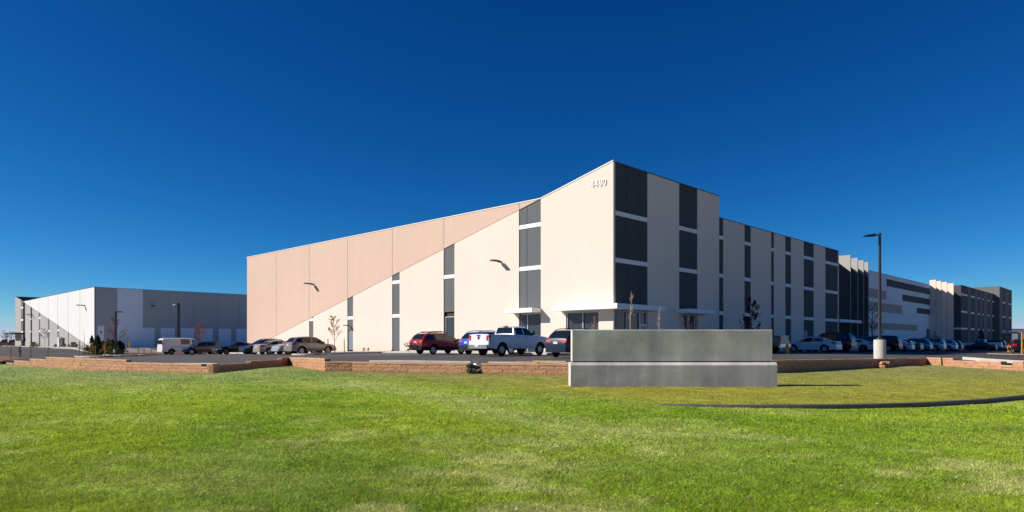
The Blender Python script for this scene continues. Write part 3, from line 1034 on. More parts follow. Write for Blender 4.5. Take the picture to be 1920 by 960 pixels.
def wall_run(parent, p0, p1, tops, course_cut=99, big=1.0):
    """tops: (fraction, top at its start, top at its end) steps along the run; blocks face the lawn."""
    o0 = V(parent.location)
    P0, P1 = V((p0[0], p0[1], 0)), V((p1[0], p1[1], 0))
    d = (P1 - P0)
    Ln = d.length
    d.normalize()
    rz = math.atan2(d.y, d.x)
    for si, (f0, z0, z1) in enumerate(tops):
        f1 = tops[si + 1][0] if si + 1 < len(tops) else 1.0
        a0, a1 = f0 * Ln, f1 * Ln
        nblk = max(1, round((a1 - a0) / (BL * big)))
        w_ = (a1 - a0) / nblk
        # cap course
        k = 0
        while k < nblk:
            two = k + 1 < nblk
            span = 2 if two else 1
            c = a0 + (k + span / 2) * w_
            f = (c - a0) / max(1e-6, a1 - a0)
            z = z0 + (z1 - z0) * f
            p = P0 + d * c
            me = rb_.choice(CAPM if two else HALF)
            o = link_mesh("cap_block", me, parent, (p.x - o0.x + d.y * 0.03, p.y - o0.y - d.x * 0.03, z - 0.10 - o0.z), (0, 0, rz), (w_ / BL, 1, 1))
            k += span
        j = 0
        while j < course_cut:
            zt = 0.1 + 0.2 * (j + 1)
            shown = 0
            for k in range(nblk + (j % 2)):
                c0 = a0 + (k - 0.5 * (j % 2)) * w_
                c1 = c0 + w_
                c0, c1 = max(c0, a0), min(c1, a1)
                c = (c0 + c1) / 2
                f = (c - a0) / max(1e-6, a1 - a0)
                z = z0 + (z1 - z0) * f - zt
                p = P0 + d * c
                if z + 0.2 < float(zgrass(p.x, p.y)) - 0.02: continue
                shown += 1
                off = rb_.uniform(-0.006, 0.014)
                o = link_mesh("block", rb_.choice(BLK), parent, (p.x - o0.x + d.y * off, p.y - o0.y - d.x * off, z - o0.z), (0, 0, rz), ((c1 - c0) / BL, 1, 1))
            if not shown: break
            j += 1
        bk = MB()
        q0, q1 = P0 + d * (a0 + 0.02), P0 + d * (a1 - 0.02)
        nn = V((-d.y, d.x, 0))
        zl = -1.25
        pts = []
        bk.hexa([(q0 + nn * 0.05) + V((0, 0, zl)), (q1 + nn * 0.05) + V((0, 0, zl)), (q1 + nn * 0.26) + V((0, 0, zl)), (q0 + nn * 0.26) + V((0, 0, zl))],
                [(q0 + nn * 0.05) + V((0, 0, z0 - 0.04)), (q1 + nn * 0.05) + V((0, 0, z1 - 0.04)), (q1 + nn * 0.26) + V((0, 0, z1 - 0.04)), (q0 + nn * 0.26) + V((0, 0, z0 - 0.04))])
        bk.build("backfill", rubble_m, parent)

wa = thing("retaining_wall", "long stepped retaining wall of orange split face blocks broken off at a gap", "wall", (-20, 42, -0.8))
A, A2, B, C, D, E, F_, G, H, I, J = EDGE[3:14]
wall_run(wa, A, A2, [(0, -0.84, -0.84), (0.13, -0.60, -0.62), (0.38, -0.37, -0.37), (0.60, -0.17, -0.14)])
wall_run(wa, A2, B, [(0, -0.13, -0.13), (0.40, -0.29, -0.23), (0.93, -0.36, -0.36), (0.965, -0.2, -0.2)])
wall_run(wa, B, C, [(0, -0.24, -0.26), (0.44, -0.14, -0.16), (0.88, -0.03, -0.04)])
wall_run(wa, C, D, [(0, -0.03, 0.08)])
wall_run(wa, D, E, [(0, -0.07, -0.09)])
gx0, gx1 = 0.575, 0.63
gp = lambda f: (E[0] + (F_[0] - E[0]) * f, E[1] + (F_[1] - E[1]) * f)
wall_run(wa, E, gp(gx0), [(0, -0.09, -0.07)])
wb = thing("retaining_wall", "orange block retaining wall with capped steps running behind the concrete sign", "wall", (14, 34, -0.6))
wall_run(wb, gp(gx1), F_, [(0, -0.06, -0.02)])
wall_run(wb, F_, G, [(0, -0.02, 0.08)])
wall_run(wb, G, H, [(0, 0.08, 0.0)])
wall_run(wb, H, I, [(0, 0.03, 0.05), (0.31, -0.10, -0.03), (0.80, -0.22, -0.22), (0.9, -0.02, -0.02)])
wall_run(wb, I, J, [(0, -0.08, -0.08)])


def rock(mb, c, r, seed):
    rr = random.Random(seed)
    vs, fs = [], []
    n = 7
    for j in range(4):
        ph = (j / 3.0 - 0.5) * 2.2
        for i in range(n):
            t = 2 * math.pi * i / n + j * 0.3
            k = rr.uniform(0.75, 1.15)
            vs.append((c[0] + r[0] * k * math.cos(t) * math.cos(ph * 0.8), c[1] + r[1] * k * math.sin(t) * math.cos(ph * 0.8), c[2] + r[2] * math.sin(ph) * rr.uniform(0.9, 1.1)))
    for j in range(3):
        for i in range(n):
            fs.append((j * n + i, j * n + (i + 1) % n, (j + 1) * n + (i + 1) % n, (j + 1) * n + i))
    fs += [tuple(range(n))[::-1], tuple(range(3 * n, 4 * n))]
    mb.add(vs, fs)

gc_ = gp((gx0 + gx1) / 2)
for k, (dx, dy, dz, r) in enumerate(((-0.26, 0.0, -0.40, 0.2), (-0.3, 0.02, -0.2, 0.15), (-0.05, -0.03, -0.42, 0.17), (-0.12, 0.1, -0.16, 0.16), (0.16, 0.0, -0.46, 0.15), (0.28, 0.08, -0.4, 0.14), (0.05, 0.1, -0.3, 0.15))):
    mb = MB(); rock(mb, (gc_[0] + dx, gc_[1] + dy, dz), (r, r * 0.9, r * 0.7), k)
    tag(mb.build("rock", rubble_m), "dark broken rock heaped in the gap of the block wall", "rock", "rubble in the wall gap")
mb = MB()
mb.tube([(gc_[0] - 0.1, gc_[1] + 0.1, -0.1), (gc_[0] + 0.08, gc_[1] - 0.1, -0.14), (gc_[0] + 0.3, gc_[1] - 0.12, -0.2), (gc_[0] + 0.34, gc_[1] - 0.1, -0.34), (gc_[0] + 0.1, gc_[1] - 0.2, -0.42)], 0.05, 8)
tag(mb.build("pipe", galv, smooth=40), "bent grey drain pipe poking out of the gap in the block wall", "pipe")
mb = MB()
mb.box(gc_[0] - 0.08, gc_[0] + 0.14, gc_[1] + 0.1, gc_[1] + 0.35, -0.2, 0.02)
tag(mb.build("concrete_lump", concrete_lt), "pale concrete lump on top of the gap in the block wall", "concrete")
for k, (dx, dz, lab) in enumerate(((-0.02, -0.20, "topmost rough orange block below the lamp post, closest to the sign"), (0.30, -0.20, "topmost rough orange block below the lamp post, farther from the sign"),
                                   (-0.06, -0.38, "lower rough orange block of the stack below the lamp post, closest to the sign"), (0.26, -0.38, "lower rough orange block in the middle of the stack below the lamp post"),
                                   (0.58, -0.40, "lowest rough orange block jutting out of the stack below the lamp post"))):
    mb = MB(); rock(mb, (20.0 + dx, 35.95 + dx * 0.6, dz), (0.19, 0.17, 0.11), 20 + k)
    tag(mb.build("rock", block_m), lab, "rock", "rocks below the lamp post")
# boards lying on the wall beside the sign
for k, (x0, x1, y_, z_, r_) in enumerate(((0.5, 2.3, 30.9, 0.0, -0.42), (0.9, 2.55, 30.75, 0.045, -0.46), (0.2, 1.3, 31.15, 0.0, -0.3))):
    mb = MB()
    L2 = (x1 - x0)
    mb.box(-L2 / 2, L2 / 2, -0.09, 0.09, 0, 0.04)
    o = mb.build("board", wood)
    o.location = ((x0 + x1) / 2, y_ - 0.1, z_); o.rotation_euler = (0, 0.012 * (k - 1), r_)
    tag(o, ("raw timber board lying flat on the wall cap nearest the sign", "raw timber board on top of another beside the sign", "shortest raw timber board on the wall cap")[k], "board", "boards on the wall")

# ------------------------------------------------------------------ kerbs, walks, beds
def kerb_line(pts, w_=0.15, h=0.13, m=concrete_lt, name="kerb", zf=zlot, z0h=None):
    """a kerb swept along points on the ground, inner side to the left."""
    P = [V((p[0], p[1], 0)) for p in pts]
    rows = []
    for i, p in enumerate(P):
        d = (P[min(i + 1, len(P) - 1)] - P[max(i - 1, 0)]).normalized()
        nn = V((-d.y, d.x, 0))
        z = float(zf(p.x, p.y))
        hh = h if z0h is None else h * z0h(i / (len(P) - 1))
        rows.append([p + V((0, 0, z - 0.3)), p + V((0, 0, z + hh - 0.02)), p + nn * 0.02 + V((0, 0, z + hh)), p + nn * w_ + V((0, 0, z + hh)), p + nn * w_ + V((0, 0, z - 0.3))])
    mb = MB()
    k = 0
    n = 5
    mb.v = [q for r in rows for q in r]
    for i in range(len(rows) - 1):
        for j in range(n):
            a_ = i * n + j
            b_ = i * n + (j + 1) % n
            mb.f.append((a_, b_, b_ + n, a_ + n)); mb.m.append(0)
    mb.f.append(tuple(range(n))); mb.m.append(0)
    mb.f.append(tuple(range((len(rows) - 1) * n, len(rows) * n))[::-1]); mb.m.append(0)
    return mb.build(name, m, kind="structure")


def resample(pts, step):
    out = [pts[0]]
    for p, q in zip(pts, pts[1:]):
        L_ = math.hypot(q[0] - p[0], q[1] - p[1])
        k = max(1, int(L_ / step))
        out += [(p[0] + (q[0] - p[0]) * i / k, p[1] + (q[1] - p[1]) * i / k) for i in range(1, k + 1)]
    return out


def smooth_line(pts, it=3):
    for _ in range(it):
        out = [pts[0]]
        for p, q in zip(pts, pts[1:]):
            out += [(p[0] * .75 + q[0] * .25, p[1] * .75 + q[1] * .25), (p[0] * .25 + q[0] * .75, p[1] * .25 + q[1] * .75)]
        pts = out + [pts[-1]]
    return pts

# curved edging in the lawn
lk = smooth_line([(3.9, 17.8), (5.4, 17.25), (7.9, 16.98), (11, 17.45), (14.7, 19.1), (19, 22.0), (26, 27.5)])
kerb_line(lk, 0.13, 0.12, mat("dark_edging", (0.10, 0.10, 0.105), 0.7, 0.3, noise=((4, 0.25), (20, 0.2))), "lawn_kerb", zgrass, lambda f: 0.12 + 0.88 * min(1, f * 2.6))
# kerb behind the retaining wall
def behind(p, q, off=0.42, f0=0.0, f1=1.0):
    d = V((q[0] - p[0], q[1] - p[1], 0)).normalized()
    nn = V((-d.y, d.x, 0)) * off
    return [(p[0] + (q[0] - p[0]) * f + nn.x, p[1] + (q[1] - p[1]) * f + nn.y) for f in (f0, f1)]
for seg in (behind(A2, B, 0.5, 0.38, 0.97), behind(E, F_, 0.5, 0.06, 0.56), behind(E, F_, 0.5, 0.64, 0.98), behind(G, H, 0.6, 0.02, 0.9), behind(H, I, 0.6, 0.3, 1.0)):
    kerb_line(resample(seg, 1.5), 0.16, 0.15)


def bed(name, poly, m, up, zf=zlot, step=None):
    """a raised flat area over the lot, following its slope."""
    c = (sum(p[0] for p in poly) / len(poly), sum(p[1] for p in poly) / len(poly))
    mb = MB()
    P = resample(poly + [poly[0]], 2.5)[:-1]
    top = [V((x, y, float(zf(x, y)) + up)) for x, y in P]
    cv = V((c[0], c[1], float(zf(*c)) + up))
    n = len(P)
    mb.add(top + [p - V((0, 0, 0.35 + up)) for p in top] + [cv], [(i, (i + 1) % n, 2 * n) for i in range(n)] + [(i, i + n, (i + 1) % n + n, (i + 1) % n) for i in range(n)])
    return mb.build(name, m, kind="structure")


def PL(t, g): return C0 + LD * t + NL * g
def PR(s, g): return C0 + RD * s + NR * g
xy = lambda p: (p.x, p.y)

def strip_poly(fn, a0, a1, g0, g1): return [xy(fn(a0, g0)), xy(fn(a1, g0)), xy(fn(a1, g1)), xy(fn(a0, g1))]

for a in np.arange(-2.0, 62, 8):      # mulch at the foot of the wall, then the walk, then its kerb
    a1 = min(a + 8, 63)
    if a >= 8: bed("mulch_bed", strip_poly(PL, a, a1, 0.03, 1.5), mulch, 0.10)
    bed("sidewalk", strip_poly(PL, a, a1 - 0.02, 1.52, 4.4), concrete_lt, 0.12)
for a in np.arange(2.0, 150, 10): bed("sidewalk", strip_poly(PR, a, a + 9.98, 0.05, 2.6), concrete_lt, 0.12)
kerb_line([xy(PL(t, 4.57)) for t in np.arange(-4, 64, 2.0)][::-1], 0.15, 0.14)
kerb_line([xy(PR(s, 2.78)) for s in np.arange(2, 150, 3.0)], 0.15, 0.14)
isl = smooth_line([xy(PL(28.0, 4.6)), xy(PL(28.0, 10.2)), xy(PL(27.6, 11.8)), xy(PL(25.2, 11.8)), xy(PL(24.2, 10.2)), xy(PL(23.4, 4.6))], 2)
kerb_line(isl, 0.16, 0.14)
bed("mulch_bed", strip_poly(PL, 24.4, 27.8, 4.65, 11.0), mulch, 0.13)
isl2 = [(-84, 128), (-54, 89), (-51, 84), (-46, 84), (-45, 98), (-68, 132)]
bed("mulch_bed", isl2, mulch, 0.11)
kerb_line(smooth_line([(-84.2, 128), (-54.2, 89), (-51, 83.6), (-45.6, 83.6), (-44.6, 98)], 2), 0.3, 0.15)
isl3 = [(-53.5, 80), (-46.5, 75), (-43, 78), (-46, 82), (-50, 83)]
bed("mulch_bed", isl3, mulch, 0.11)
kerb_line(smooth_line([(-50, 83.2), (-53.7, 80), (-46.5, 74.8), (-42.6, 78), (-46, 82.4)], 2), 0.2, 0.15)
bed("sidewalk", [(-96, 139), (-88, 137), (-74, 122), (-80, 124)], concrete_lt, 0.10)
isl4 = [(37, 52.5), (47, 49), (56, 58), (44, 60)]
bed("mulch_bed", isl4, mulch, 0.12)
kerb_line(smooth_line([(43.8, 60.2), (36.8, 52.4), (47, 48.8), (56, 57.6)], 2), 0.18, 0.15)
# bare earth along the far end of the wall
bare = mat("bare_earth", (0.24, 0.145, 0.09), 0.95, 0.1, noise=((0.6, 0.25), (5, 0.3)), bump=(6, 0.6, 0.05))
bed("dirt_strip", [(-104, 116), (-62, 67.6), (-45, 58.9), (-47, 62), (-51.7, 71), (-92, 114)], bare, 0.05)
for a in range(0, 84, 12):
    bed("dirt_strip", [xy(GL.pt(a, 0, 0.05)), xy(GL.pt(a + 11.9, 0, 0.05)), xy(GL.pt(a + 11.9, 0, 3.2)), xy(GL.pt(a, 0, 3.2))], dirt, 0.12)
kerb_line([xy(GL.pt(t, 0, 3.4)) for t in np.arange(0, 86, 4.0)][::-1], 0.18, 0.16)
bed("sidewalk", [xy(GL.pt(60, 0, 3.3)), xy(GL.pt(68, 0, 3.3)), xy(GL.pt(67, 0, 9)), xy(GL.pt(61, 0, 9))], concrete_lt, 0.12)

for a in range(0, 72, 12):  # pale concrete slabs added to bounce light onto the shaded dock facade
    for g0, g1 in ((0.3, 12), (12.02, 24), (24.02, 34)):
        bed("bounce_apron", [xy(GR.pt(a + 0.02, 0, g0)), xy(GR.pt(a + 11.98, 0, g0)), xy(GR.pt(a + 11.98, 0, g1)), xy(GR.pt(a + 0.02, 0, g1))], concrete_lt, 0.02)
# concrete truck ramp in front of the docks
rp = thing("loading_ramp", "pale concrete wedge of the loading ramp beside the shrubs", "ramp", (-56, 100, -0.9))
mb = MB()
mb.prism([(-62, 101, -1.1), (-52.6, 100, -1.1), (-52.8, 100, -0.82), (-56.0, 100.4, 0.0), (-57.6, 100.6, -0.05), (-62, 101, -0.1)], (0.4, 1.2, 0))
mb.build("side_wall", concrete_lt, rp)

# stall lines
def stall_line(p, q):
    d = (q - p).normalized()
    nn = V((-d.y, d.x, 0)) * 0.055
    P = [p - nn, q - nn, q + nn, p + nn]
    N = 4
    rows = []
    for k in range(N + 1):
        a_ = p + (q - p) * (k / N)
        rows.append([(a_ - nn) + V((0, 0, float(zlot(a_.x, a_.y)) + 0.006)), (a_ + nn) + V((0, 0, float(zlot(a_.x, a_.y)) + 0.006))])
    mb = MB()
    vs = [x for r in rows for x in r]
    mb.add(vs, [(2 * k, 2 * k + 1, 2 * k + 3, 2 * k + 2) for k in range(N)])
    mb.build("stall_line", linepaint, lot, recalc=False)
for t in np.arange(-7.3, 60, 2.72):
    stall_line(PL(t + 1.45, 5.6), PL(t + 1.45, 11.3))
for s_ in np.arange(24.4, 130, 2.72):
    stall_line(PR(s_, 3.2), PR(s_, 8.4))
for k in range(14):
    t = 29.6 + k * 2.45
    mb = MB()
    mb.prism([(-0.9, -0.08, 0), (-0.9, 0.08, 0), (-0.9, 0.05, 0.11), (-0.9, -0.05, 0.11)], (1.8, 0, 0))
    o = mb.build("wheel_stop", concrete_lt)
    p = PL(t, 5.5)
    o.location = (p.x, p.y, float(zlot(p.x, p.y)) + 0.002); o.rotation_euler = (0, 0, math.atan2(LD.y, LD.x))
    tag(o, "pale concrete wheel stop in front of the cars parked along the peach wall", "wheel stop", "wheel stops along the peach wall")

# ------------------------------------------------------------------ vehicles
def wheel_meshes():
    t = MB()
    t.lathe([(0.0, 0.06), (0.66, 0.06), (0.68, 0.10), (0.93, 0.10), (1.0, 0.06), (1.0, -0.06), (0.93, -0.10), (0.0, -0.10)], 22, axis='y')
    tyre = t.mesh("wheel", rubber, smooth=35)
    out = {}
    for nm, m, ns in (("alloy", alloy, 5), ("dark", darkalloy, 6), ("steel", alloy, 8)):
        r = MB()
        r.lathe([(0.525, 0.062), (0.545, 0.115), (0.585, 0.115), (0.585, 0.06)], 22, axis='y')
        r.lathe([(0.0, 0.115), (0.15, 0.11), (0.17, 0.065)], 10, axis='y')
        for k in range(ns):
            a_ = 2 * math.pi * k / ns
            ca, sa = math.cos(a_), math.sin(a_)
            w0, w1 = (0.085, 0.05) if ns == 5 else (0.065, 0.04)
            q = lambda rr, ww, yy: (rr * ca - ww * sa, yy, rr * sa + ww * ca)
            r.hexa([q(0.1, -w0, 0.065), q(0.1, w0, 0.065), q(0.54, w1, 0.065), q(0.54, -w1, 0.065)], [q(0.1, -w0, 0.108), q(0.1, w0, 0.108), q(0.54, w1, 0.112), q(0.54, -w1, 0.112)])
        out[nm] = r.mesh("rim", m)
    return tyre, out
TYRE, RIMS = wheel_meshes()

KINDS = {
    'sedan': dict(L=4.75, W=1.80, wb=(-1.38, 1.38), R=0.33, sill=0.24,
                  belt=[(-2.37, .62), (-2.35, .80), (-2.28, .99), (-1.7, 1.02), (-.6, .97), (.5, .92), (1.0, .92), (1.6, .84), (2.15, .72), (2.32, .62), (2.37, .45)],
                  roof=[(-1.72, 1.02), (-1.35, 1.22), (-.85, 1.38), (-.3, 1.44), (.15, 1.42), (.5, 1.32), (1.12, .93)], win=[(-1.25, -.42), (-.34, .85)], glz=(-1.66, -.92, .22, 1.05)),
    'coupe': dict(L=4.85, W=1.88, wb=(-1.42, 1.45), R=0.35, sill=0.24,
                  belt=[(-2.42, .62), (-2.40, .85), (-2.33, 1.0), (-1.8, 1.03), (-.6, .99), (.5, .95), (1.0, .96), (1.7, .90), (2.2, .80), (2.38, .68), (2.42, .45)],
                  roof=[(-1.85, 1.03), (-1.3, 1.25), (-.75, 1.38), (-.2, 1.42), (.15, 1.39), (1.0, .96)], win=[(-1.25, -.7), (-.6, .7)], glz=(-1.78, -.85, .2, .93)),
    'crossover': dict(L=4.70, W=1.88, wb=(-1.36, 1.40), R=0.37, sill=0.30,
                  belt=[(-2.33, .66), (-2.33, .85), (-2.26, 1.10), (-1.6, 1.12), (-.5, 1.05), (.5, 1.01), (1.0, 1.02), (1.6, .97), (2.1, .86), (2.28, .74), (2.34, .48)],
                  roof=[(-2.24, 1.12), (-1.98, 1.42), (-1.75, 1.60), (-1.2, 1.66), (-.3, 1.70), (.15, 1.66), (.5, 1.52), (1.2, 1.02)], win=[(-1.85, -1.25), (-1.17, -.36), (-.28, .9)], glz=(-2.2, -1.84, .2, 1.12)),
    'wagon': dict(L=4.78, W=1.82, wb=(-1.35, 1.38), R=0.35, sill=0.30,
                  belt=[(-2.37, .66), (-2.37, .85), (-2.31, 1.06), (-1.6, 1.06), (-.5, 1.02), (.5, .98), (1.0, .99), (1.6, .93), (2.15, .83), (2.33, .72), (2.39, .48)],
                  roof=[(-2.29, 1.07), (-2.05, 1.40), (-1.85, 1.52), (-1.2, 1.57), (-.3, 1.60), (.2, 1.57), (.5, 1.45), (1.25, .98)], win=[(-1.95, -1.3), (-1.22, -.4), (-.32, .92)], glz=(-2.26, -1.92, .25, 1.17)),
    'suv': dict(L=4.95, W=1.95, wb=(-1.42, 1.48), R=0.39, sill=0.34,
                  belt=[(-2.46, .70), (-2.46, .90), (-2.42, 1.18), (-1.6, 1.19), (-.5, 1.16), (.5, 1.13), (1.05, 1.12), (1.7, 1.08), (2.25, .98), (2.43, .85), (2.48, .5)],
                  roof=[(-2.40, 1.19), (-2.26, 1.62), (-2.1, 1.80), (-1.2, 1.86), (-.2, 1.87), (.3, 1.83), (.55, 1.70), (1.1, 1.12)], win=[(-2.1, -1.3), (-1.22, -.36), (-.28, .82)], glz=(-2.38, -2.14, .32, 1.04)),
    'pickup': dict(L=6.0, W=2.02, wb=(-1.72, 2.0), R=0.43, sill=0.48,
                  belt=[(-2.98, .62), (-2.97, .80), (-2.93, 1.40), (-2.8, 1.42), (-.75, 1.42), (.3, 1.36), (1.3, 1.36), (1.6, 1.36), (2.4, 1.30), (2.85, 1.22), (2.97, 1.05), (3.0, .60)],
                  roof=[(-.62, 1.42), (-.50, 1.90), (-.35, 1.97), (.3, 2.00), (.75, 1.95), (.9, 1.86), (1.5, 1.36)], win=[(-.38, .30), (.40, 1.2)], glz=(-.60, -.50, .8, 1.44)),
    'van': dict(L=5.7, W=2.02, wb=(-1.75, 1.75), R=0.37, sill=0.34,
                  belt=[(-2.84, .60), (-2.84, .85), (-2.83, 1.22), (-1.6, 1.24), (0, 1.24), (1.4, 1.22), (1.95, 1.14), (2.5, 1.02), (2.76, .88), (2.84, .5)],
                  roof=[(-2.82, 1.24), (-2.74, 1.98), (-2.6, 2.08), (-1, 2.12), (.8, 2.10), (1.15, 2.02), (1.3, 1.9), (2.0, 1.16)], win=[(-.65, .5), (.75, 1.62)], glz=(-2.81, -2.76, 1.2, 1.92)),
}


def ip(tab, x): return float(np.interp(x, [p[0] for p in tab], [p[1] for p in tab]))


class CarShape:
    def __init__(s, kind):
        s.k = K = KINDS[kind]
        s.kind = kind
        s.hl = K['L'] / 2
    def w(s, x):
        K = s.k
        u = abs(x) / s.hl
        sq = 10 if s.kind in ('van', 'pickup', 'suv') else 5
        return K['W'] / 2 * (1 - (0.07 if s.kind in ('van', 'pickup') else 0.15) * u ** sq)
    def zb(s, x): return ip(s.k['belt'], x)
    def zr(s, x):
        r = s.k['roof']
        return ip(r, x) if r[0][0] < x < r[-1][0] else -1
    def house(s, x): return s.zr(x) > s.zb(x) + 0.03
    def bed(s, x): return s.kind == 'pickup' and -2.86 < x < -0.74
    def bottom(s, x):
        K = s.k
        z = K['sill'] + 0.12 * max(0, (abs(x) / s.hl - 0.82) / 0.18)
        for xw in K['wb']:
            ra = K['R'] + 0.075
            if abs(x - xw) < ra: z = max(z, K['R'] + math.sqrt(ra * ra - (x - xw) ** 2))
        return z
    def sec(s, x):
        K = s.k
        w, zb = s.w(x), s.zb(x)
        zs = K['sill'] + 0.1 * max(0, (abs(x) / s.hl - 0.82) / 0.18)
        z1 = min(s.bottom(x), zb - 0.09)
        z2 = max(min(0.58, zb - 0.06), z1 + 0.02)
        z3 = max(zb - 0.20, z2 + 0.015)
        pts = [(0, zs), (w - 0.28, zs), (w - 0.03, z1), (w, z2), (w - 0.005, z3), (w - 0.045, max(zb, z3 + 0.01))]
        if s.house(x):
            zr = s.zr(x)
            fr = (zr - zb) / 0.6
            tumble = 0.10 if s.kind == 'van' else 0.20
            yr = w - 0.06 - tumble * min(1.2, fr)
            pts += [(yr + 0.015, max(zr - 0.07, zb + 0.012)), (yr - 0.09, zr - 0.005), (0, zr + 0.02)]
        elif s.bed(x):
            pts += [(w - 0.09, zb), (w - 0.10, zb - 0.5), (0, zb - 0.5)]
        else:
            pts += [(w - 0.13, zb + 0.02), (w * 0.6, zb + 0.035), (0, zb + 0.045)]
        return pts
    def rx(s, z):
        b = [p for p in s.k['belt'] if p[0] < -s.hl + 0.35]
        return float(np.interp(z, [p[1] for p in b], [p[0] for p in b]))
    def fx(s, z):
        b = [p for p in s.k['belt'] if p[0] > s.hl - 0.7][::-1]
        return float(np.interp(z, [p[1] for p in b], [p[0] for p in b]))
    def side(s, x, f, sgn, off=0.008):
        """point on the side glass: f 0 at the belt, 1 at the roof rail."""
        p = s.sec(x)
        a_, b_ = p[5], p[6]
        return V((x, sgn * (a_[0] + (b_[0] - a_[0]) * f + off), a_[1] + (b_[1] - a_[1]) * f + off * 0.3))


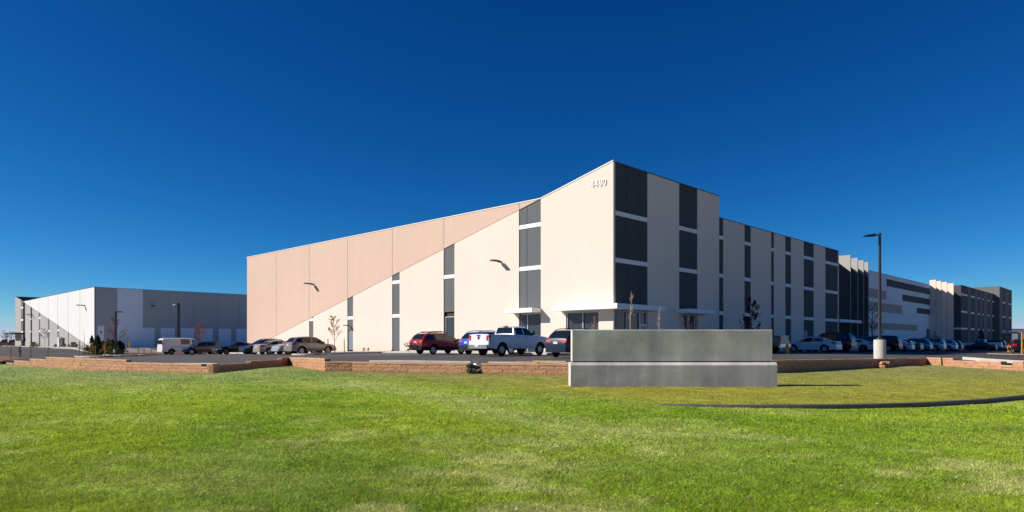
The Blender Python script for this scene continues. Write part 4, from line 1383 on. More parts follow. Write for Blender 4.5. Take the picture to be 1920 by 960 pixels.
def make_car(kind, pnt, label, cat, loc, heading, rim="alloy", group=None, trim=False, rails=False, bars=False, plates=True, chromebump=False, name=None, winmask=None):
    S = CarShape(kind)
    K = S.k
    hl = S.hl
    t = thing(name or {'pickup': 'pickup_truck', 'van': 'van'}.get(kind, 'parked_car'), label, cat, loc, heading, group, local=True)
    xs = set(np.linspace(-hl, hl, 31).round(3))
    for xw in K['wb']:
        ra = K['R'] + 0.075
        for a_ in np.linspace(-1, 1, 11): xs.add(round(xw + ra * math.sin(a_ * math.pi / 2), 3))
    for p in K['belt'] + K['roof']: xs.add(p[0])
    if kind == 'pickup': xs |= {-2.87, -2.855, -0.745, -0.73}
    xs = sorted(xs)
    xs = [x for i, x in enumerate(xs) if i == 0 or x - xs[i - 1] > 0.008]
    mb = MB()
    secs = [S.sec(x) for x in xs]
    ring = []
    for x, sc in zip(xs, secs):
        ring.append([(x, -y, z) for y, z in sc] + [(x, y, z) for y, z in sc[::-1]][1:-1])
    nr = len(ring[0])
    mb.v = [V(p) for r in ring for p in r]
    half = len(secs[0])
    for i in range(len(xs) - 1):
        xm = (xs[i] + xs[i + 1]) / 2
        for j in range(nr):
            jj = j if j < half - 1 else nr - 1 - j
            mi = 0
            if jj in (0, 1): mi = 1
            elif jj == 2 and trim: mi = 2
            elif jj in (6, 7) and S.bed(xm): mi = 2
            a_, b_ = i * nr + j, i * nr + (j + 1) % nr
            mb.f.append((a_, b_, b_ + nr, a_ + nr)); mb.m.append(mi)
    mb.f.append(tuple(range(nr))[::-1]); mb.m.append(2 if trim else 0)
    e = (len(xs) - 1) * nr
    mb.f.append(tuple(e + j for j in range(nr))); mb.m.append(2 if trim else 0)
    mb.build("body", [pnt, underside, cartrim], t, smooth=32)
    # wheels
    for xw in K['wb']:
        for sg in (-1, 1):
            yw_ = S.w(xw) - 0.125
            o = link_mesh("wheel", TYRE, t, (xw, sg * yw_, K['R']), (0, 0, 0 if sg > 0 else math.pi), (K['R'], K['R'] * 1.15 if kind != 'pickup' else K['R'] * 1.25, K['R']))
            link_mesh("rim", RIMS[rim], o, sc=(0.88, 1, 0.88) if kind in ("pickup", "van") else (1.06, 1, 1.06))
    # side glass
    for wi, (x0, x1) in enumerate(K['win']):
        for sg in (-1, 1):
            nX = 5
            if winmask and wi in winmask: continue
            rows = []
            xx = [x for x in np.linspace(x0, x1, nX)]
            for f in (0.06, 0.5, 0.93):
                rows.append([S.side(x, f, sg) for x in xx])
            MB().sheet(rows, (0, -sg * 0.02, 0)).build("side_window", carglass, t, smooth=30)
    r0, r1, w0, w1 = K['glz']
    for nm, x0, x1 in (("rear_window", r0, r1), ("windshield", w0, w1)):
        rows = []
        for x in np.linspace(x0, x1, 5):
            p = S.sec(x)
            ym = p[7][0] * 0.97
            zt = p[8][1]
            rows.append([(x + (-0.012 if nm == "rear_window" else 0.012), ym * f, p[7][1] + (zt - p[7][1]) * (1 - abs(f)) + 0.012) for f in (-1, -0.5, 0, 0.5, 1)])
        MB().sheet(rows, (0, 0, -0.015)).build(nm, carglass, t, smooth=30)
    # lamps
    zt0, zt1 = {'pickup': (1.02, 1.36), 'van': (1.22, 1.55), 'suv': (0.98, 1.22), 'crossover': (0.92, 1.07), 'wagon': (0.88, 1.03)}.get(kind, (0.76, 0.93))
    for sg in (-1, 1):
        q = MB()
        rows = []
        for z in (zt0, zt1):
            xr = S.rx(z) if kind != 'van' else -2.83 + max(0, z - 1.24) * 0.11
            if kind == 'van': inner, wrap = 0.80, 0.10
            elif kind == 'pickup': inner, wrap = 0.76, 0.16
            else: inner, wrap = 0.56, 0.34
            wv = S.w(xr)
            yo = wv - 0.02 if kind != 'van' else wv - 0.06
            rows.append([(xr - 0.012, sg * wv * inner, z), (xr - 0.012, sg * (yo - 0.03), z), (xr + 0.02, sg * (yo + 0.014), z), (xr + wrap, sg * (S.w(xr + wrap) + 0.004 - (0.05 if kind == 'van' else 0)), z + (0.02 if kind not in ('pickup', 'van') else 0))])
        q.sheet(rows, (0.03, -sg * 0.03, 0)).build("taillight", tail, t)
        q = MB()
        zf0, zf1 = {'pickup': (0.92, 1.16), 'van': (0.70, 0.92), 'suv': (0.78, 0.95), 'crossover': (0.70, 0.84), 'wagon': (0.68, 0.82)}.get(kind, (0.58, 0.70))
        rows = []
        for z in (zf0, zf1):
            xf = S.fx(z)
            wv = S.w(xf)
            rows.append([(xf + 0.012, sg * wv * 0.55, z), (xf + 0.012, sg * wv * 0.86, z), (xf - 0.05, sg * (wv + 0.0), z), (xf - 0.36, sg * (S.w(xf - 0.36) + 0.006), z + 0.05)])
        q.sheet(rows, (-0.03, -sg * 0.03, 0)).build("headlight", lens, t)
        xm = K['roof'][-1][0] - 0.38
        m_ = MB()
        wv = S.w(xm)
        zb = S.zb(xm)
        m_.hexa([(xm - 0.06, sg * (wv - 0.03), zb + 0.03), (xm + 0.09, sg * (wv - 0.03), zb + 0.03), (xm + 0.07, sg * (wv + 0.19), zb + 0.05), (xm - 0.05, sg * (wv + 0.19), zb + 0.05)],
                [(xm - 0.06, sg * (wv - 0.03), zb + 0.1), (xm + 0.06, sg * (wv - 0.03), zb + 0.1), (xm + 0.05, sg * (wv + 0.2), zb + (0.34 if kind == 'pickup' else 0.2)), (xm - 0.05, sg * (wv + 0.2), zb + (0.34 if kind == 'pickup' else 0.2))])
        m_.build("mirror", cartrim if kind == 'pickup' or trim else pnt, t)
        for wi, (x0, x1) in enumerate(K['win'][-2:]):
            xh = x0 + 0.12
            wv = S.w(xh)
            if kind == 'van' and wi == 0: continue
            MB().box(xh - 0.1, xh + 0.1, min(sg * (wv - 0.02), sg * (wv + 0.025)), max(sg * (wv - 0.02), sg * (wv + 0.025)), S.zb(xh) - 0.17, S.zb(xh) - 0.13).build("door_handle", cartrim if kind == 'pickup' else pnt, t)
    zg = (zf0 + zf1) / 2
    xf = S.fx(zg)
    MB().sheet([[(S.fx(z) + 0.02, y, z) for y in (-0.5, 0, 0.5)] for z in (zf0 - 0.12, zf1)], (-0.04, 0, 0)).build("grille", cartrim, t)
    # bumpers and plates
    zb0 = K['sill'] + 0.02
    bm_ = chrome if chromebump else (cartrim if trim else pnt)
    bx_ = MB()
    wv = S.w(-hl)
    yb = wv * 0.985
    d_ = 0.16 if kind == 'pickup' else 0.035
    z1b = (0.76 if kind == 'pickup' else K['sill'] + (0.26 if trim else 0.30))
    bx_.prism([(-hl + 0.15, -yb - 0.01, zb0), (-hl - d_ * 0.5, -yb * 0.97, zb0), (-hl - d_, -yb * 0.7, zb0), (-hl - d_, yb * 0.7, zb0), (-hl - d_ * 0.5, yb * 0.97, zb0), (-hl + 0.15, yb + 0.01, zb0)], (0, 0, z1b - zb0))
    bx_.build("rear_bumper", bm_, t)
    bx_ = MB()
    wv = S.w(hl) * 0.985
    bx_.prism([(hl - 0.15, -wv - 0.01, zb0), (hl + 0.04, -wv * 0.9, zb0), (hl + 0.08, -wv * 0.6, zb0), (hl + 0.08, wv * 0.6, zb0), (hl + 0.04, wv * 0.9, zb0), (hl - 0.15, wv + 0.01, zb0)], (0, 0, z1b - zb0))
    bx_.build("front_bumper", bm_, t)
    if plates:
        zp = 0.62 if kind == 'pickup' else {'van': 0.78}.get(kind, 0.82 if kind in ('crossover', 'wagon', 'suv') else 0.72)
        xr = min(S.rx(zp), S.rx(zp + 0.14)) - (d_ + 0.012 if kind == 'pickup' else 0.02)
        MB().box(xr - 0.01, xr + 0.03, -0.16, 0.16, zp, zp + 0.14).build("licence_plate", plate, t)
    if rails:
        for sg in (-1, 1):
            pts = []
            for x in np.linspace(K['roof'][2][0] + 0.1, K['roof'][-3][0] - 0.05, 6):
                p = S.sec(x)
                pts.append((x, sg * (p[7][0] + 0.0), p[7][1] + 0.07))
            pts[0] = (pts[0][0] - 0.06, pts[0][1], pts[0][2] - 0.07)
            pts[-1] = (pts[-1][0] + 0.06, pts[-1][1], pts[-1][2] - 0.07)
            MB().tube(pts, 0.022, 6).build("roof_rail", cartrim, t)
    if bars:
        for x in (-1.35, -0.35):
            p = S.sec(x)
            MB().tube([(x, -p[7][0] - 0.06, p[7][1] + 0.12), (x, p[7][0] + 0.06, p[7][1] + 0.12)], 0.03, 6).build("roof_bar", cartrim, t)
    return t


def put(fn, a, g): 
    p = fn(a, g)
    return (p.x, p.y, float(zlot(p.x, p.y)) + 0.008)

HR = math.atan2(RD.y, RD.x)
HL = math.atan2(LD.y, LD.x)
P_white = paint("car_white", (0.70, 0.71, 0.73))
P_red = paint("car_red", (0.30, 0.018, 0.024), 0.1)
P_blue = paint("car_blue", (0.004, 0.075, 0.45), 0.0)
P_navy = paint("car_navy", (0.012, 0.020, 0.040), 0.0)
P_taupe = paint("car_taupe", (0.30, 0.265, 0.235), 0.45)
P_beige = paint("car_beige", (0.40, 0.35, 0.30), 0.45)
P_black = paint("car_black", (0.010, 0.010, 0.012))
P_dgrey = paint("car_dark_grey", (0.075, 0.082, 0.092), 0.4)
P_silver = paint("car_silver", (0.46, 0.48, 0.50), 0.4)
P_steel = paint("car_steel_blue", (0.16, 0.24, 0.32), 0.3)
P_wine = paint("car_wine", (0.085, 0.010, 0.014), 0.2)
P_pale = paint("car_pale_blue", (0.50, 0.58, 0.66), 0.3)

GA, GB = "vehicles parked along the sunlit wall", "vehicles parked along the shaded wall"
# along the sunlit wall
c = make_car('pickup', P_white, "white crew cab pickup truck with chrome rear bumper parked beside the blue car", "pickup truck", put(PL, 2.5, 8.5), HR, group=GA, chromebump=True, rim="steel")
q = MB(); q.box(-3.005, -2.97, -0.14, 0.14, 1.33, 1.39); q.build("tailgate_handle", cartrim, c)
q = MB(); q.prism([(-3.0, -0.07, 1.27), (-3.0, 0.07, 1.27), (-3.0, 0.06, 1.15), (-3.0, 0.0, 1.10), (-3.0, -0.06, 1.15)], (0.04, 0, 0)); q.build("tailgate_badge", cartrim, c)
q = MB(); q.box(-0.52, -0.40, -0.18, 0.18, 1.975, 2.03); q.build("brake_light", tail, c)
q = MB(); q.box(-0.6, -0.59, -0.02, 0.02, 1.5, 1.85); q.build("window_divider", cartrim, c)
c = make_car('crossover', P_blue, "bright blue compact car mostly hidden behind the white pickup truck", "car", put(PL, 6.0, 7.1), HR, group=GA, rails=True, trim=True)
c = make_car('wagon', P_red, "dark red station wagon with roof bars and a bike rack on its tail", "car", put(PL, 9.7, 8.7), HR, group=GA, bars=True, rails=True, trim=True)
r = MB()
r.tube([(-2.4, 0, 0.42), (-2.72, 0, 0.42), (-2.78, 0, 0.98)], 0.035, 6)
for z in (0.6, 0.85): r.tube([(-2.8, -0.62, z), (-2.8, 0.62, z)], 0.025, 6)
for y in (-0.6, -0.2, 0.25, 0.6): r.tube([(-2.62, y, 0.62), (-2.82, y, 0.66), (-2.98, y, 0.8)], 0.03, 5)
r.build("bike_rack", blackmetal, c)
make_car('crossover', P_navy, "dark blue crossover with roof rails half hidden by the concrete sign", "car", put(PL, -4.0, 9.0), HR, "dark", GA, rails=True)
make_car('crossover', P_taupe, "taupe crossover parked beside the planted island with the tan sapling", "car", put(PL, 29.4, 8.6), HR, group=GA)
make_car('crossover', P_silver, "silver car nosing out between the taupe crossover and the beige sedan", "car", put(PL, 32.4, 8.4), HR + math.pi, group=GA)
make_car('sedan', P_beige, "beige sedan with its tail out beside the dark blue wagon", "car", put(PL, 35.5, 8.8), HR, group=GA)
make_car('wagon', P_navy, "dark blue station wagon parked nose out beside the beige sedan", "car", put(PL, 39.3, 8.6), HR + math.pi, group=GA, rails=True)
make_car('coupe', P_black, "black coupe parked nose out next to the dark blue wagon", "car", put(PL, 45.7, 8.8), HR + math.pi, "dark", GA)
make_car('wagon', P_dgrey, "dark grey sloping car parked nose out beside the white van", "car", put(PL, 53.8, 9.6), HR + math.pi, group=GA)
vn = make_car('van', P_white, "white cargo van with dark side windows at the end of the parked row", "van", put(PL, 61.3, 9.0), HR, "dark", GA, winmask=())
for sg in (-1, 1):
    MB().box(-2.815, -2.79, min(sg * 0.12, sg * 0.74), max(sg * 0.12, sg * 0.74), 1.36, 1.86).build("rear_window", carglass, vn)
MB().box(-1.9, 0.4, -1.03, -1.0, 1.0, 1.04).build("side_trim", cartrim, vn)

# along the shaded wall
HLr = HL
GB_cars = [
    ('pickup', P_dgrey, "dark pickup truck with chrome bumper just past the end of the concrete sign", "pickup truck", 11.6, 5.2, "alloy", dict(chromebump=True)),
    ('sedan', P_white, "white sedan beside the yellow fire hydrant", "car", 22.4, 6.3, "alloy", {}),
    ('suv', P_black, "tall black sport utility vehicle directly behind the white sedan", "car", 28.4, 5.6, "dark", dict(rails=True)),
    ('coupe', P_white, "white low sport sedan between the black utility vehicle and the lamp post", "car", 34.6, 5.9, "dark", {}),
    ('crossover', P_dgrey, "dark grey crossover next to the low white sport sedan", "car", 38.0, 5.5, "alloy", {}),
    ('suv', P_wine, "dark red utility vehicle half hidden behind the round lamp base", "car", 44.6, 5.6, "alloy", {}),
    ('sedan', P_pale, "pale blue sedan parked just beyond the dark red utility vehicle", "car", 48.6, 6.0, "alloy", {}),
    ('coupe', P_dgrey, "charcoal low car beside the pale blue sedan", "car", 52.4, 6.0, "alloy", {}),
    ('crossover', P_steel, "steel blue crossover parked next to the silver utility vehicle", "car", 58.9, 5.7, "alloy", {}),
    ('suv', P_silver, "silver boxy utility vehicle beside the steel blue crossover", "car", 66.3, 5.6, "alloy", dict(rails=True)),
    ('crossover', P_pale, "pale blue crossover with bright wheels past the silver utility vehicle", "car", 74.0, 5.7, "alloy", dict(rails=True)),
    ('crossover', P_navy, "dark crossover peeking out past the pale blue crossover", "car", 78.2, 5.6, "alloy", {}),
    ('sedan', P_wine, "dark red sedan parked alone before the pale pickup truck", "car", 94.5, 7.4, "dark", {}),
    ('pickup', P_pale, "pale pickup truck with a dark cover over its load at the end of the row", "pickup truck", 107, 5.8, "alloy", {}),
    ('suv', P_dgrey, "dark utility vehicle last in the row beyond the pale pickup truck", "car", 115, 5.8, "alloy", {}),
]
for kind, pn, lab, cat, s_, g, rim, kw in GB_cars:
    cc = make_car(kind, pn, lab, cat, put(PR, s_, g), HLr, rim, GB, **kw)
    if "cover over" in lab:
        MB().box(-2.8, -0.8, -0.85, 0.85, 1.3, 1.75).build("bed_cover", cartrim, cc)
make_car('suv', P_black, "black utility vehicle standing past the mulch island near the boundary wall", "car", (66.5, 85, -0.6), math.radians(-20), "alloy")

# ------------------------------------------------------------------ street furniture
lx, ly = 20.8, 37.7
lz = float(zlot(lx, ly))
lp = thing("street_lamp", "tall dark lamp post on a round pale concrete base behind the block wall", "street lamp", (lx, ly, lz))
b_ = MB(); b_.lathe([(0.0, -0.3), (0.315, -0.3), (0.315, 1.19), (0.29, 1.22), (0.0, 1.22)], 28, (lx, ly, lz)); b_.build("base", concrete_lt, lp, smooth=40)
b_ = MB()
b_.lathe([(0.0, 1.221), (0.17, 1.221), (0.16, 1.30), (0.09, 1.32), (0.0, 1.32)], 16, (lx, ly, lz)); b_.build("pole_collar", bronze, lp)
b_ = MB()
b_.hexa([(lx - .065, ly - .065, lz + 1.32), (lx + .065, ly - .065, lz + 1.32), (lx + .065, ly + .065, lz + 1.32), (lx - .065, ly + .065, lz + 1.32)], [(lx - .05, ly - .05, lz + 7.25), (lx + .05, ly - .05, lz + 7.25), (lx + .05, ly + .05, lz + 7.25), (lx - .05, ly + .05, lz + 7.25)])
b_.build("pole", bronze, lp)
MB().box(lx - 0.30, lx - 0.051, ly - 0.035, ly + 0.035, lz + 7.10, lz + 7.17).build("arm", bronze, lp)
b_ = MB()
b_.prism([(lx - 0.301, ly - 0.15, lz + 7.06), (lx - 0.301, ly - 0.15, lz + 7.2), (lx - 0.75, ly - 0.15, lz + 7.14), (lx - 0.92, ly - 0.15, lz + 7.08), (lx - 0.92, ly - 0.15, lz + 7.05)], (0, 0.3, 0))
b_.build("lamp_head", blackmetal, lp)


def lot_lamp(x, y, h, br, label, arm):
    z = float(zlot(x, y))
    t = thing("street_lamp", label, "street lamp", (x, y, z))
    MB().lathe([(0, -0.2), (br, -0.2), (br, 0.8), (0, 0.8)], 18, (x, y, z)).build("base", concrete_lt, t, smooth=40)
    MB().box(x - 0.09, x + 0.09, y - 0.09, y + 0.09, z + 0.8, z + h).build("pole", bronze, t)
    MB().box(min(x, x + arm), max(x, x + arm), y - 0.12, y + 0.12, z + h, z + h + 0.14).build("lamp_head", bronze, t)
lot_lamp(-52.3, 88, 5.7, 0.28, "dark lamp post rising from the evergreen shrubs", 0.9)
t = thing("street_lamp", "thick black lamp post standing before the dock doors of the grey warehouse", "street lamp", (-57.5, 115, -0.7))
MB().box(-57.65, -57.35, 114.85, 115.15, -0.9, 7.6).build("pole", blackmetal, t)
MB().lathe([(0.0, -0.02), (0.3, 0.0), (0.32, 0.2), (0.1, 0.32), (0.0, 0.32)], 14, (-58.1, 114.9, 7.1)).build("lamp_head", lens, t)
MB().box(-58.05, -57.66, 114.93, 115.05, 7.42, 7.5).build("arm", blackmetal, t)


def hydrant(x, y, label, s=1.0):
    z = float(zlot(x, y))
    t = thing("fire_hydrant", label, "fire hydrant", (x, y, z))
    sc = lambda pr: [(r * s, h * s) for r, h in pr]
    MB().lathe(sc([(0.0, 0.0), (0.17, 0.0), (0.17, 0.05), (0.105, 0.06), (0.105, 0.52), (0.15, 0.53), (0.15, 0.57), (0, 0.57)]), 16, (x, y, z)).build("barrel", hydrant_m, t, smooth=40)
    MB().lathe(sc([(0.14, 0.571), (0.13, 0.66), (0.08, 0.74), (0.035, 0.76), (0.035, 0.82), (0.0, 0.82)]), 16, (x, y, z)).build("bonnet", hydrant_m, t, smooth=40)
    for dx, dy, r in ((-1, 0, .055), (1, 0, .055), (0, -1, .08)):
        MB().tube([(x + dx * .1 * s, y + dy * .1 * s, z + .42 * s), (x + dx * .2 * s, y + dy * .2 * s, z + .42 * s)], r * s, 10).build("nozzle", hydrant_m, t)
hydrant(21.3, 51.6, "yellow fire hydrant between the dark pickup and the white sedan")
hydrant(77.5, 104, "small yellow fire hydrant near the far tower of the warehouse", 1.3)


def post(name, x, y, h, w_, m, label, cat, group, zf=zlot, tilt=0.0):
    z = float(zf(x, y))
    mb = MB()
    a_ = w_ / 2
    mb.hexa([(-a_, -a_, -0.2), (a_, -a_, -0.2), (a_, a_, -0.2), (-a_, a_, -0.2)], [(-a_ * .9 + tilt, -a_ * .9, h), (a_ * .9 + tilt, -a_ * .9, h), (a_ * .9 + tilt, a_ * .9, h), (-a_ * .9 + tilt, a_ * .9, h)])
    o = mb.build(name, m)
    o.location = (x, y, z)
    return tag(o, label, cat, group)

def at(px, y): return ((px - 960) / 1250.0 * y, y)
G_ST = "wooden stakes around the lot"
for px, y, h, lab in ((615.5, 62, 1.45, "wooden stake close before the nose of the taupe crossover"), (646, 64, 1.4, "wooden stake between the tan sapling and the grey door"),
                      (197, 84, 1.6, "thick yellow stake among the evergreen shrubs"), (235.5, 84, 1.7, "pale stake just past the last evergreen shrub"),
                      (58, 66, 1.2, "thin stake on bare earth in front of the lot, third along"), (89.5, 66, 1.2, "thin stake beside the low end of the block wall"),
                      (169, 82, 1.3, "stake before the tallest evergreen"), (179, 83, 1.3, "stake between two evergreens"), (148.5, 80, 1.9, "thin tall stake near the kerb island nose"),
                      (270, 90, 1.5, "stake near the concrete ramp"), (284, 90, 1.2, "shorter stake past the concrete ramp"), (259, 90, 1.1, "stake leaning at the ramp foot"),
                      (20, 68, 1.3, "stake on bare earth, outermost of the row"), (1917, 54, 1.9, "yellow stake in the mulch island by the black utility vehicle")):
    x, y = at(px, y)
    post("stake", x, y, h, 0.07 if px not in (197, 1917) else 0.11, stake_m if px not in (646, 235.5) else wood, lab, "stake", G_ST, tilt=random.uniform(-.05, .05))
for px, s_, lab in ((1357, 0, "white sign post before the first narrow charcoal strip"), (1404.5, 0, "short white sign post beside the brown leaved tree")):
    r_ = (px - 960) / 1250
    g = 3.0
    s_ = ((50 - .698 * g) * r_ - 7.6 - .716 * g) / (.698 - .716 * r_)
    p = PR(s_, g)
    post("sign_post", p.x, p.y, 2.35 if px < 1400 else 1.9, 0.12, bandwhite, lab, "sign post", "white posts by the shaded wall")
for px in (1715, 1735):
    r_ = (px - 960) / 1250
    g = 1.2
    s_ = ((50 - .698 * g) * r_ - 7.6 - .716 * g) / (.698 - .716 * r_)
    p = PR(s_, g)
    post("pipe_post", p.x, p.y, 2.6, 0.1, frame_m, "thin grey pipe standing against the white striped wall, " + ("nearer to the lamp post" if px == 1715 else "farther from the lamp post"), "pipe", "pipes by the striped wall")
post("bollard", *at(243, 130), 1.4, 0.25, bollard_y, "yellow bollard at the dock of the grey warehouse", "bollard", None)
# white panel sign and utility boxes by the grey warehouse
p = GL.pt(16.5, 0, 3)
ub = thing("utility_cabinet", "white and grey utility cabinet raised against the grey warehouse wall", "cabinet", (p.x, p.y, -0.5))
GL.bx(17.6, 18.9, -0.3, 1.9, 2, 2.7).build("cabinet_body", white, ub)
GL.bx(15.6, 17.4, 0.1, 1.8, 2, 2.5).build("meter_box", midgrey, ub)
for a_, lab in ((10.2, "dark utility box at the foot of the white wall end"), (51.0, "dark utility box by the far charcoal strips of the grey warehouse")):
    p = GL.pt(a_, -0.45, 1.5)
    o = MB().box(-0.4, 0.4, -0.3, 0.3, 0, 1.2).box(-0.45, 0.45, -0.35, 0.35, 1.201, 1.28).build("utility_box", midgrey)
    o.location = p; tag(o, lab, "utility box", "utility boxes by the grey warehouse")

# ------------------------------------------------------------------ trees and shrubs
def leaf_cloud(pts, size, parent, m, name="crown", bright=(0.6, 1.3)):
    n = len(pts)
    P = np.array([tuple(p) for p in pts])
    nr_ = rng.normal(size=(n, 3)); nr_ /= np.linalg.norm(nr_, axis=1)[:, None]
    u = np.cross(nr_, rng.normal(size=(n, 3))); u /= np.linalg.norm(u, axis=1)[:, None]
    w_ = np.cross(nr_, u)
    s_ = size * rng.uniform(0.6, 1.4, n)[:, None]
    q = np.stack([P - u * s_ * .5, P + w_ * s_ * .32, P + u * s_ * .5, P - w_ * s_ * .32], 1).reshape(-1, 3)
    mb = MB()
    mb.v = [V(x) for x in q]
    mb.f = [(4 * i, 4 * i + 1, 4 * i + 2, 4 * i + 3) for i in range(n)]
    mb.m = [0] * n
    o = mb.build(name, m, parent, recalc=False)
    b = rng.uniform(*bright, n)
    set_tint(o, np.repeat(np.stack([b, b * rng.uniform(.85, 1.1, n), b * rng.uniform(.8, 1.1, n), np.ones(n)], 1), 4, 0))
    return o


def sapling(x, y, h, label, cat="tree", leaf=None, leaves=0, lsize=0.09, spread=0.28, nb=9, first=0.35, r0=0.04, bk=bark, seed=0, z=None, up=0.9, group=None, name="young_tree", sub=3, minr=0.009):
    rr = random.Random(seed)
    z = float(zlot(x, y)) + 0.05 if z is None else z
    t = thing(name, label, cat, (x, y, z), 0, group)
    tr = MB()
    pts, n = [], 7
    ox = oy = 0
    for i in range(n):
        f = i / (n - 1)
        pts.append(V((x + ox, y + oy, z - 0.1 + (h + 0.1) * f)))
        ox += rr.uniform(-.02, .02) * h * .6; oy += rr.uniform(-.02, .02) * h * .6
    tr.tube(pts, [max(minr, r0 * (1 - 0.85 * i / (n - 1))) for i in range(n)], 6)
    tr.build("trunk", bk, t)
    br = MB()
    tips = []
    for k in range(nb):
        f = first + (0.95 - first) * (k + rr.random() * .6) / nb
        i = min(n - 2, int(f * (n - 1)))
        p0 = pts[i].lerp(pts[i + 1], f * (n - 1) - i)
        a_ = k * 2.4 + rr.uniform(-.4, .4)
        ln = h * spread * (1.15 - 0.75 * (f - first) / (1 - first)) * rr.uniform(.75, 1.2)
        dirv = V((math.cos(a_), math.sin(a_), up * rr.uniform(.7, 1.4))).normalized()
        p1 = p0 + dirv * ln * .5
        p2 = p1 + (dirv + V((0, 0, .25))).normalized() * ln * .5
        br.tube([p0, p1, p2], [max(minr, r0 * .45), max(minr, r0 * .3), minr * .7], 4)
        for _ in range(sub):
            g = rr.uniform(.3, .95)
            q0 = p0.lerp(p1, g * 2) if g < .5 else p1.lerp(p2, g * 2 - 1)
            dv = (dirv + V((rr.uniform(-.9, .9), rr.uniform(-.9, .9), rr.uniform(-.1, .9)))).normalized()
            q1 = q0 + dv * ln * rr.uniform(.3, .55)
            br.tube([q0, q1], [minr * .9, minr * .5], 3)
            tips.append((q0, q1))
        tips.append((p1, p2))
    br.build("branches", bk, t)
    if leaf and leaves:
        P = []
        for _ in range(leaves):
            a_, b_ = rr.choice(tips)
            p = a_.lerp(b_, rr.uniform(.2, 1.05))
            P.append(p + V((rr.gauss(0, 1), rr.gauss(0, 1), rr.gauss(0, 1))) * 0.05)
        leaf_cloud(P, lsize, t, leaf)
    return t


def juniper(x, y, h, w_, label, seed, leaf=leaf_green, n=900, group=None, size=0.14, cat="shrub", name="evergreen_shrub", z=None):
    rr = random.Random(seed)
    z = float(zlot(x, y)) if z is None else z
    t = thing(name, label, cat, (x, y, z), 0, group)
    MB().tube([(x, y, z - .1), (x, y, z + h * .9)], [0.05, 0.01], 5).build("trunk", bark, t)
    P = []
    lob = [(rr.uniform(0, 6.28), rr.uniform(.15, .9), rr.uniform(.5, 1.0)) for _ in range(14)]
    for _ in range(n):
        f = rr.random() ** .8
        la, lf, lr = rr.choice(lob)
        a_ = la + rr.gauss(0, .5)
        f = min(1, max(0.02, lf + rr.gauss(0, .13)))
        r = w_ / 2 * (1 - f) ** .65 * lr * (rr.random() ** .4) * 1.15
        P.append(V((x + r * math.cos(a_), y + r * math.sin(a_), z + 0.05 + f * h)))
    leaf_cloud(P, size, t, leaf, "foliage", (0.5, 1.5))
    return t

x, y = xy(PL(26.0, 8.0))
sapling(x, y, 3.5, "sapling with sparse tan leaves on the mulch island by the peach wall", leaf=leaf_tan, leaves=420, lsize=0.10, spread=.27, nb=13, first=.32, seed=3, up=1.1, sub=5)
sapling(8.05, 45, 4.3, "bare slender sapling rising above the concrete sign at the building corner", bk=palebark, nb=12, spread=.10, first=.5, seed=4, r0=.06, up=2.2, leaf=leaf_tan, leaves=26, lsize=.07, minr=.014)
sapling(10.15, 46, 3.35, "shorter bare sapling above the concrete sign near the first canopy end", bk=palebark, nb=12, spread=.10, first=.5, seed=5, r0=.06, up=2.2, leaf=leaf_tan, leaves=26, lsize=.07, minr=.014)
sapling(5.75, 46.5, 2.65, "small reddish sapling peeking above the concrete sign before the corner window", nb=12, spread=.22, first=.3, seed=6, leaf=leaf_red, leaves=160, lsize=.08, minr=.012, bk=palebark)
r_ = (1411 - 960) / 1250.0
p = PR(17.2, 3.0)
sapling(p.x, p.y, 4.6, "young tree thick with dry brown leaves rising behind the concrete sign", nb=18, spread=.26, first=.12, seed=8, leaf=leaf_brown, leaves=1150, lsize=.15, up=.9, sub=6)
p = PR(42.2, 6.0)
sapling(p.x - 0.2, p.y, 5.2, "bare branching tree standing beside the lamp post before the striped wall", nb=16, spread=.32, first=.25, seed=9, sub=7, minr=.016, r0=.08)
p = PR(111, 5.0)
juniper(p.x, p.y, 3.9, 2.6, "tall dark evergreen tree before the charcoal end block", 31, n=700, size=.22, cat="tree", name="evergreen_tree")
p = PR(88.5, 2.2)
juniper(p.x, p.y, 3.0, 2.4, "ochre shrub growing between the parked cars and the beige fins", 32, leaf_olive, n=500, size=.2, name="shrub")
G_TR = "young trees on the far beds"
x, y = at(376, 97); sapling(x, y, 4.3, "small orange leaved tree behind the white van and dark grey car", leaf=leaf_orange, leaves=520, lsize=.15, spread=.30, nb=12, first=.3, seed=12, group=G_TR, sub=5, minr=.014)
x, y = at(215, 92); sapling(x, y, 5.0, "thin tree with sparse red leaves above the evergreen shrubs", leaf=leaf_red, leaves=150, lsize=.16, spread=.34, nb=13, first=.35, seed=13, group=G_TR, sub=5, minr=.016)
x, y = at(84, 150); sapling(x, y, 4.0, "reddish sapling before the diagonal of the grey warehouse", leaf=leaf_red, leaves=160, lsize=.2, spread=.36, nb=11, first=.35, seed=14, group=G_TR, minr=.022)
x, y = at(232, 96); sapling(x, y, 3.4, "bare sapling leaning out past the last evergreen shrub", spread=.3, nb=9, seed=15, group=G_TR, minr=.016, leaf=leaf_red, leaves=30, lsize=.12)
x, y = at(158.5, 84); sapling(x, y, 3.3, "bare whip of a tree on the kerb island nose", spread=.08, nb=6, seed=16, group=G_TR, minr=.012, up=2)
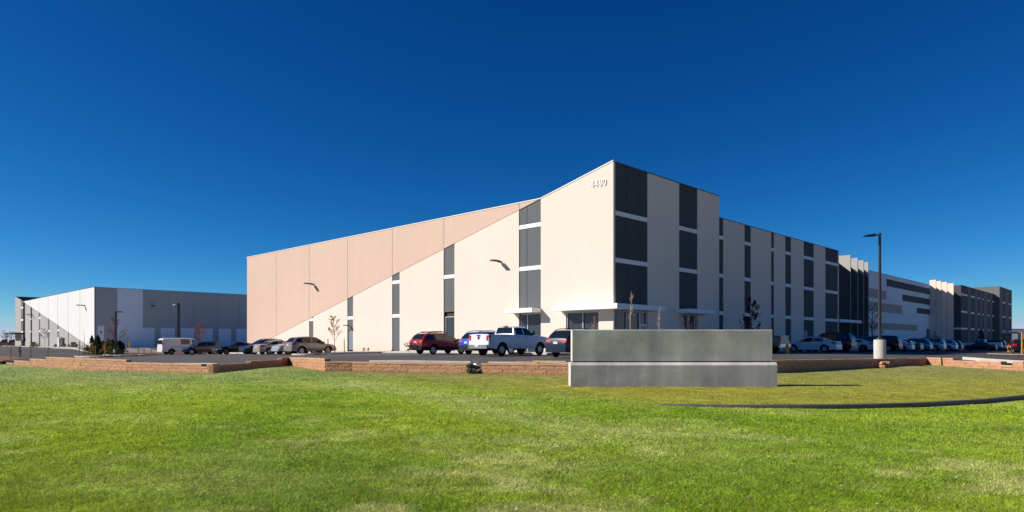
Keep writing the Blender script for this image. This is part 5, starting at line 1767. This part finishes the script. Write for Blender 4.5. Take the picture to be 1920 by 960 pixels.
x, y = at(37, 72); sapling(x, y, 1.4, "small brown shrub standing on bare earth by the lawn edge", leaf=leaf_brown, leaves=200, lsize=.1, spread=.16, nb=12, first=.1, seed=17, cat="shrub", name="shrub", up=2)
for k, px in enumerate((6, 14, 22)):
    x, y = at(px, 190); sapling(x, y, (4.5, 3.6, 4.2)[k], ("bare tree at the open field edge, farthest out from the grey warehouse", "bare tree at the open field edge, lowest of three", "bare tree at the open field edge, closest to the grey warehouse")[k], spread=.36, nb=12, seed=20 + k, group="bare trees at the field edge", minr=.03, sub=5)
G_EV = "evergreen shrubs round the lamp post"
for k, (px, y, h, w_, lab) in enumerate(((172, 94, 2.3, 1.6, "pointed evergreen shrub nearest to the white wall"), (183, 92, 2.4, 1.5, "pointed evergreen shrub tallest in the bed"), (193, 93, 1.7, 1.4, "lower evergreen shrub between two taller ones"),
                                         (203, 90, 1.9, 2.0, "olive tinted evergreen shrub beside the lamp post"), (211, 92, 1.8, 1.6, "evergreen shrub close against the lamp base"), (224, 88, 1.7, 1.9, "broad evergreen shrub closest to the ramp"),
                                         (177, 90, 1.5, 1.2, "brownish low evergreen in front of the pointed pair"))):
    x, y = at(px, y)
    juniper(x, y, h * 1.12, w_ * 1.3, lab, 40 + k, leaf_green if k not in (3, 6) else leaf_olive, 1100, G_EV, .2)
G_WS = "little clumps at the wall foot"
for k, t_ in enumerate((17.6, 18.9, 22, 24, 26.6, 31, 31.8)):
    p = PL(t_, 1.0)
    juniper(p.x, p.y, (.5, .6, .3, .3, .25, .5, .5)[k], .5, "small dry grass clump at the foot of the cream wall", 60 + k, leaf_olive, 60, G_WS, .1, "plant", "grass_clump")
for k, px in enumerate((60, 70, 104, 118, 122, 130, 144)):
    x, y = at(px, 148)
    juniper(x, y, .9, 1.2, "low tan clump at the foot of the grey warehouse", 80 + k, leaf_olive, 70, "low clumps by the grey warehouse", .25, "plant", "grass_clump")
for k, (x, y, lab) in enumerate(((40.5, 54, "small yellow green clump on the mulch island by the yellow stake"), (43.5, 53.6, "darker clump on the mulch island nearer to the yellow stake"))):
    juniper(x, y, .55, .7, lab, 95 + k, leaf_olive, 120, "clumps on the mulch island", .1, "plant", "grass_clump")
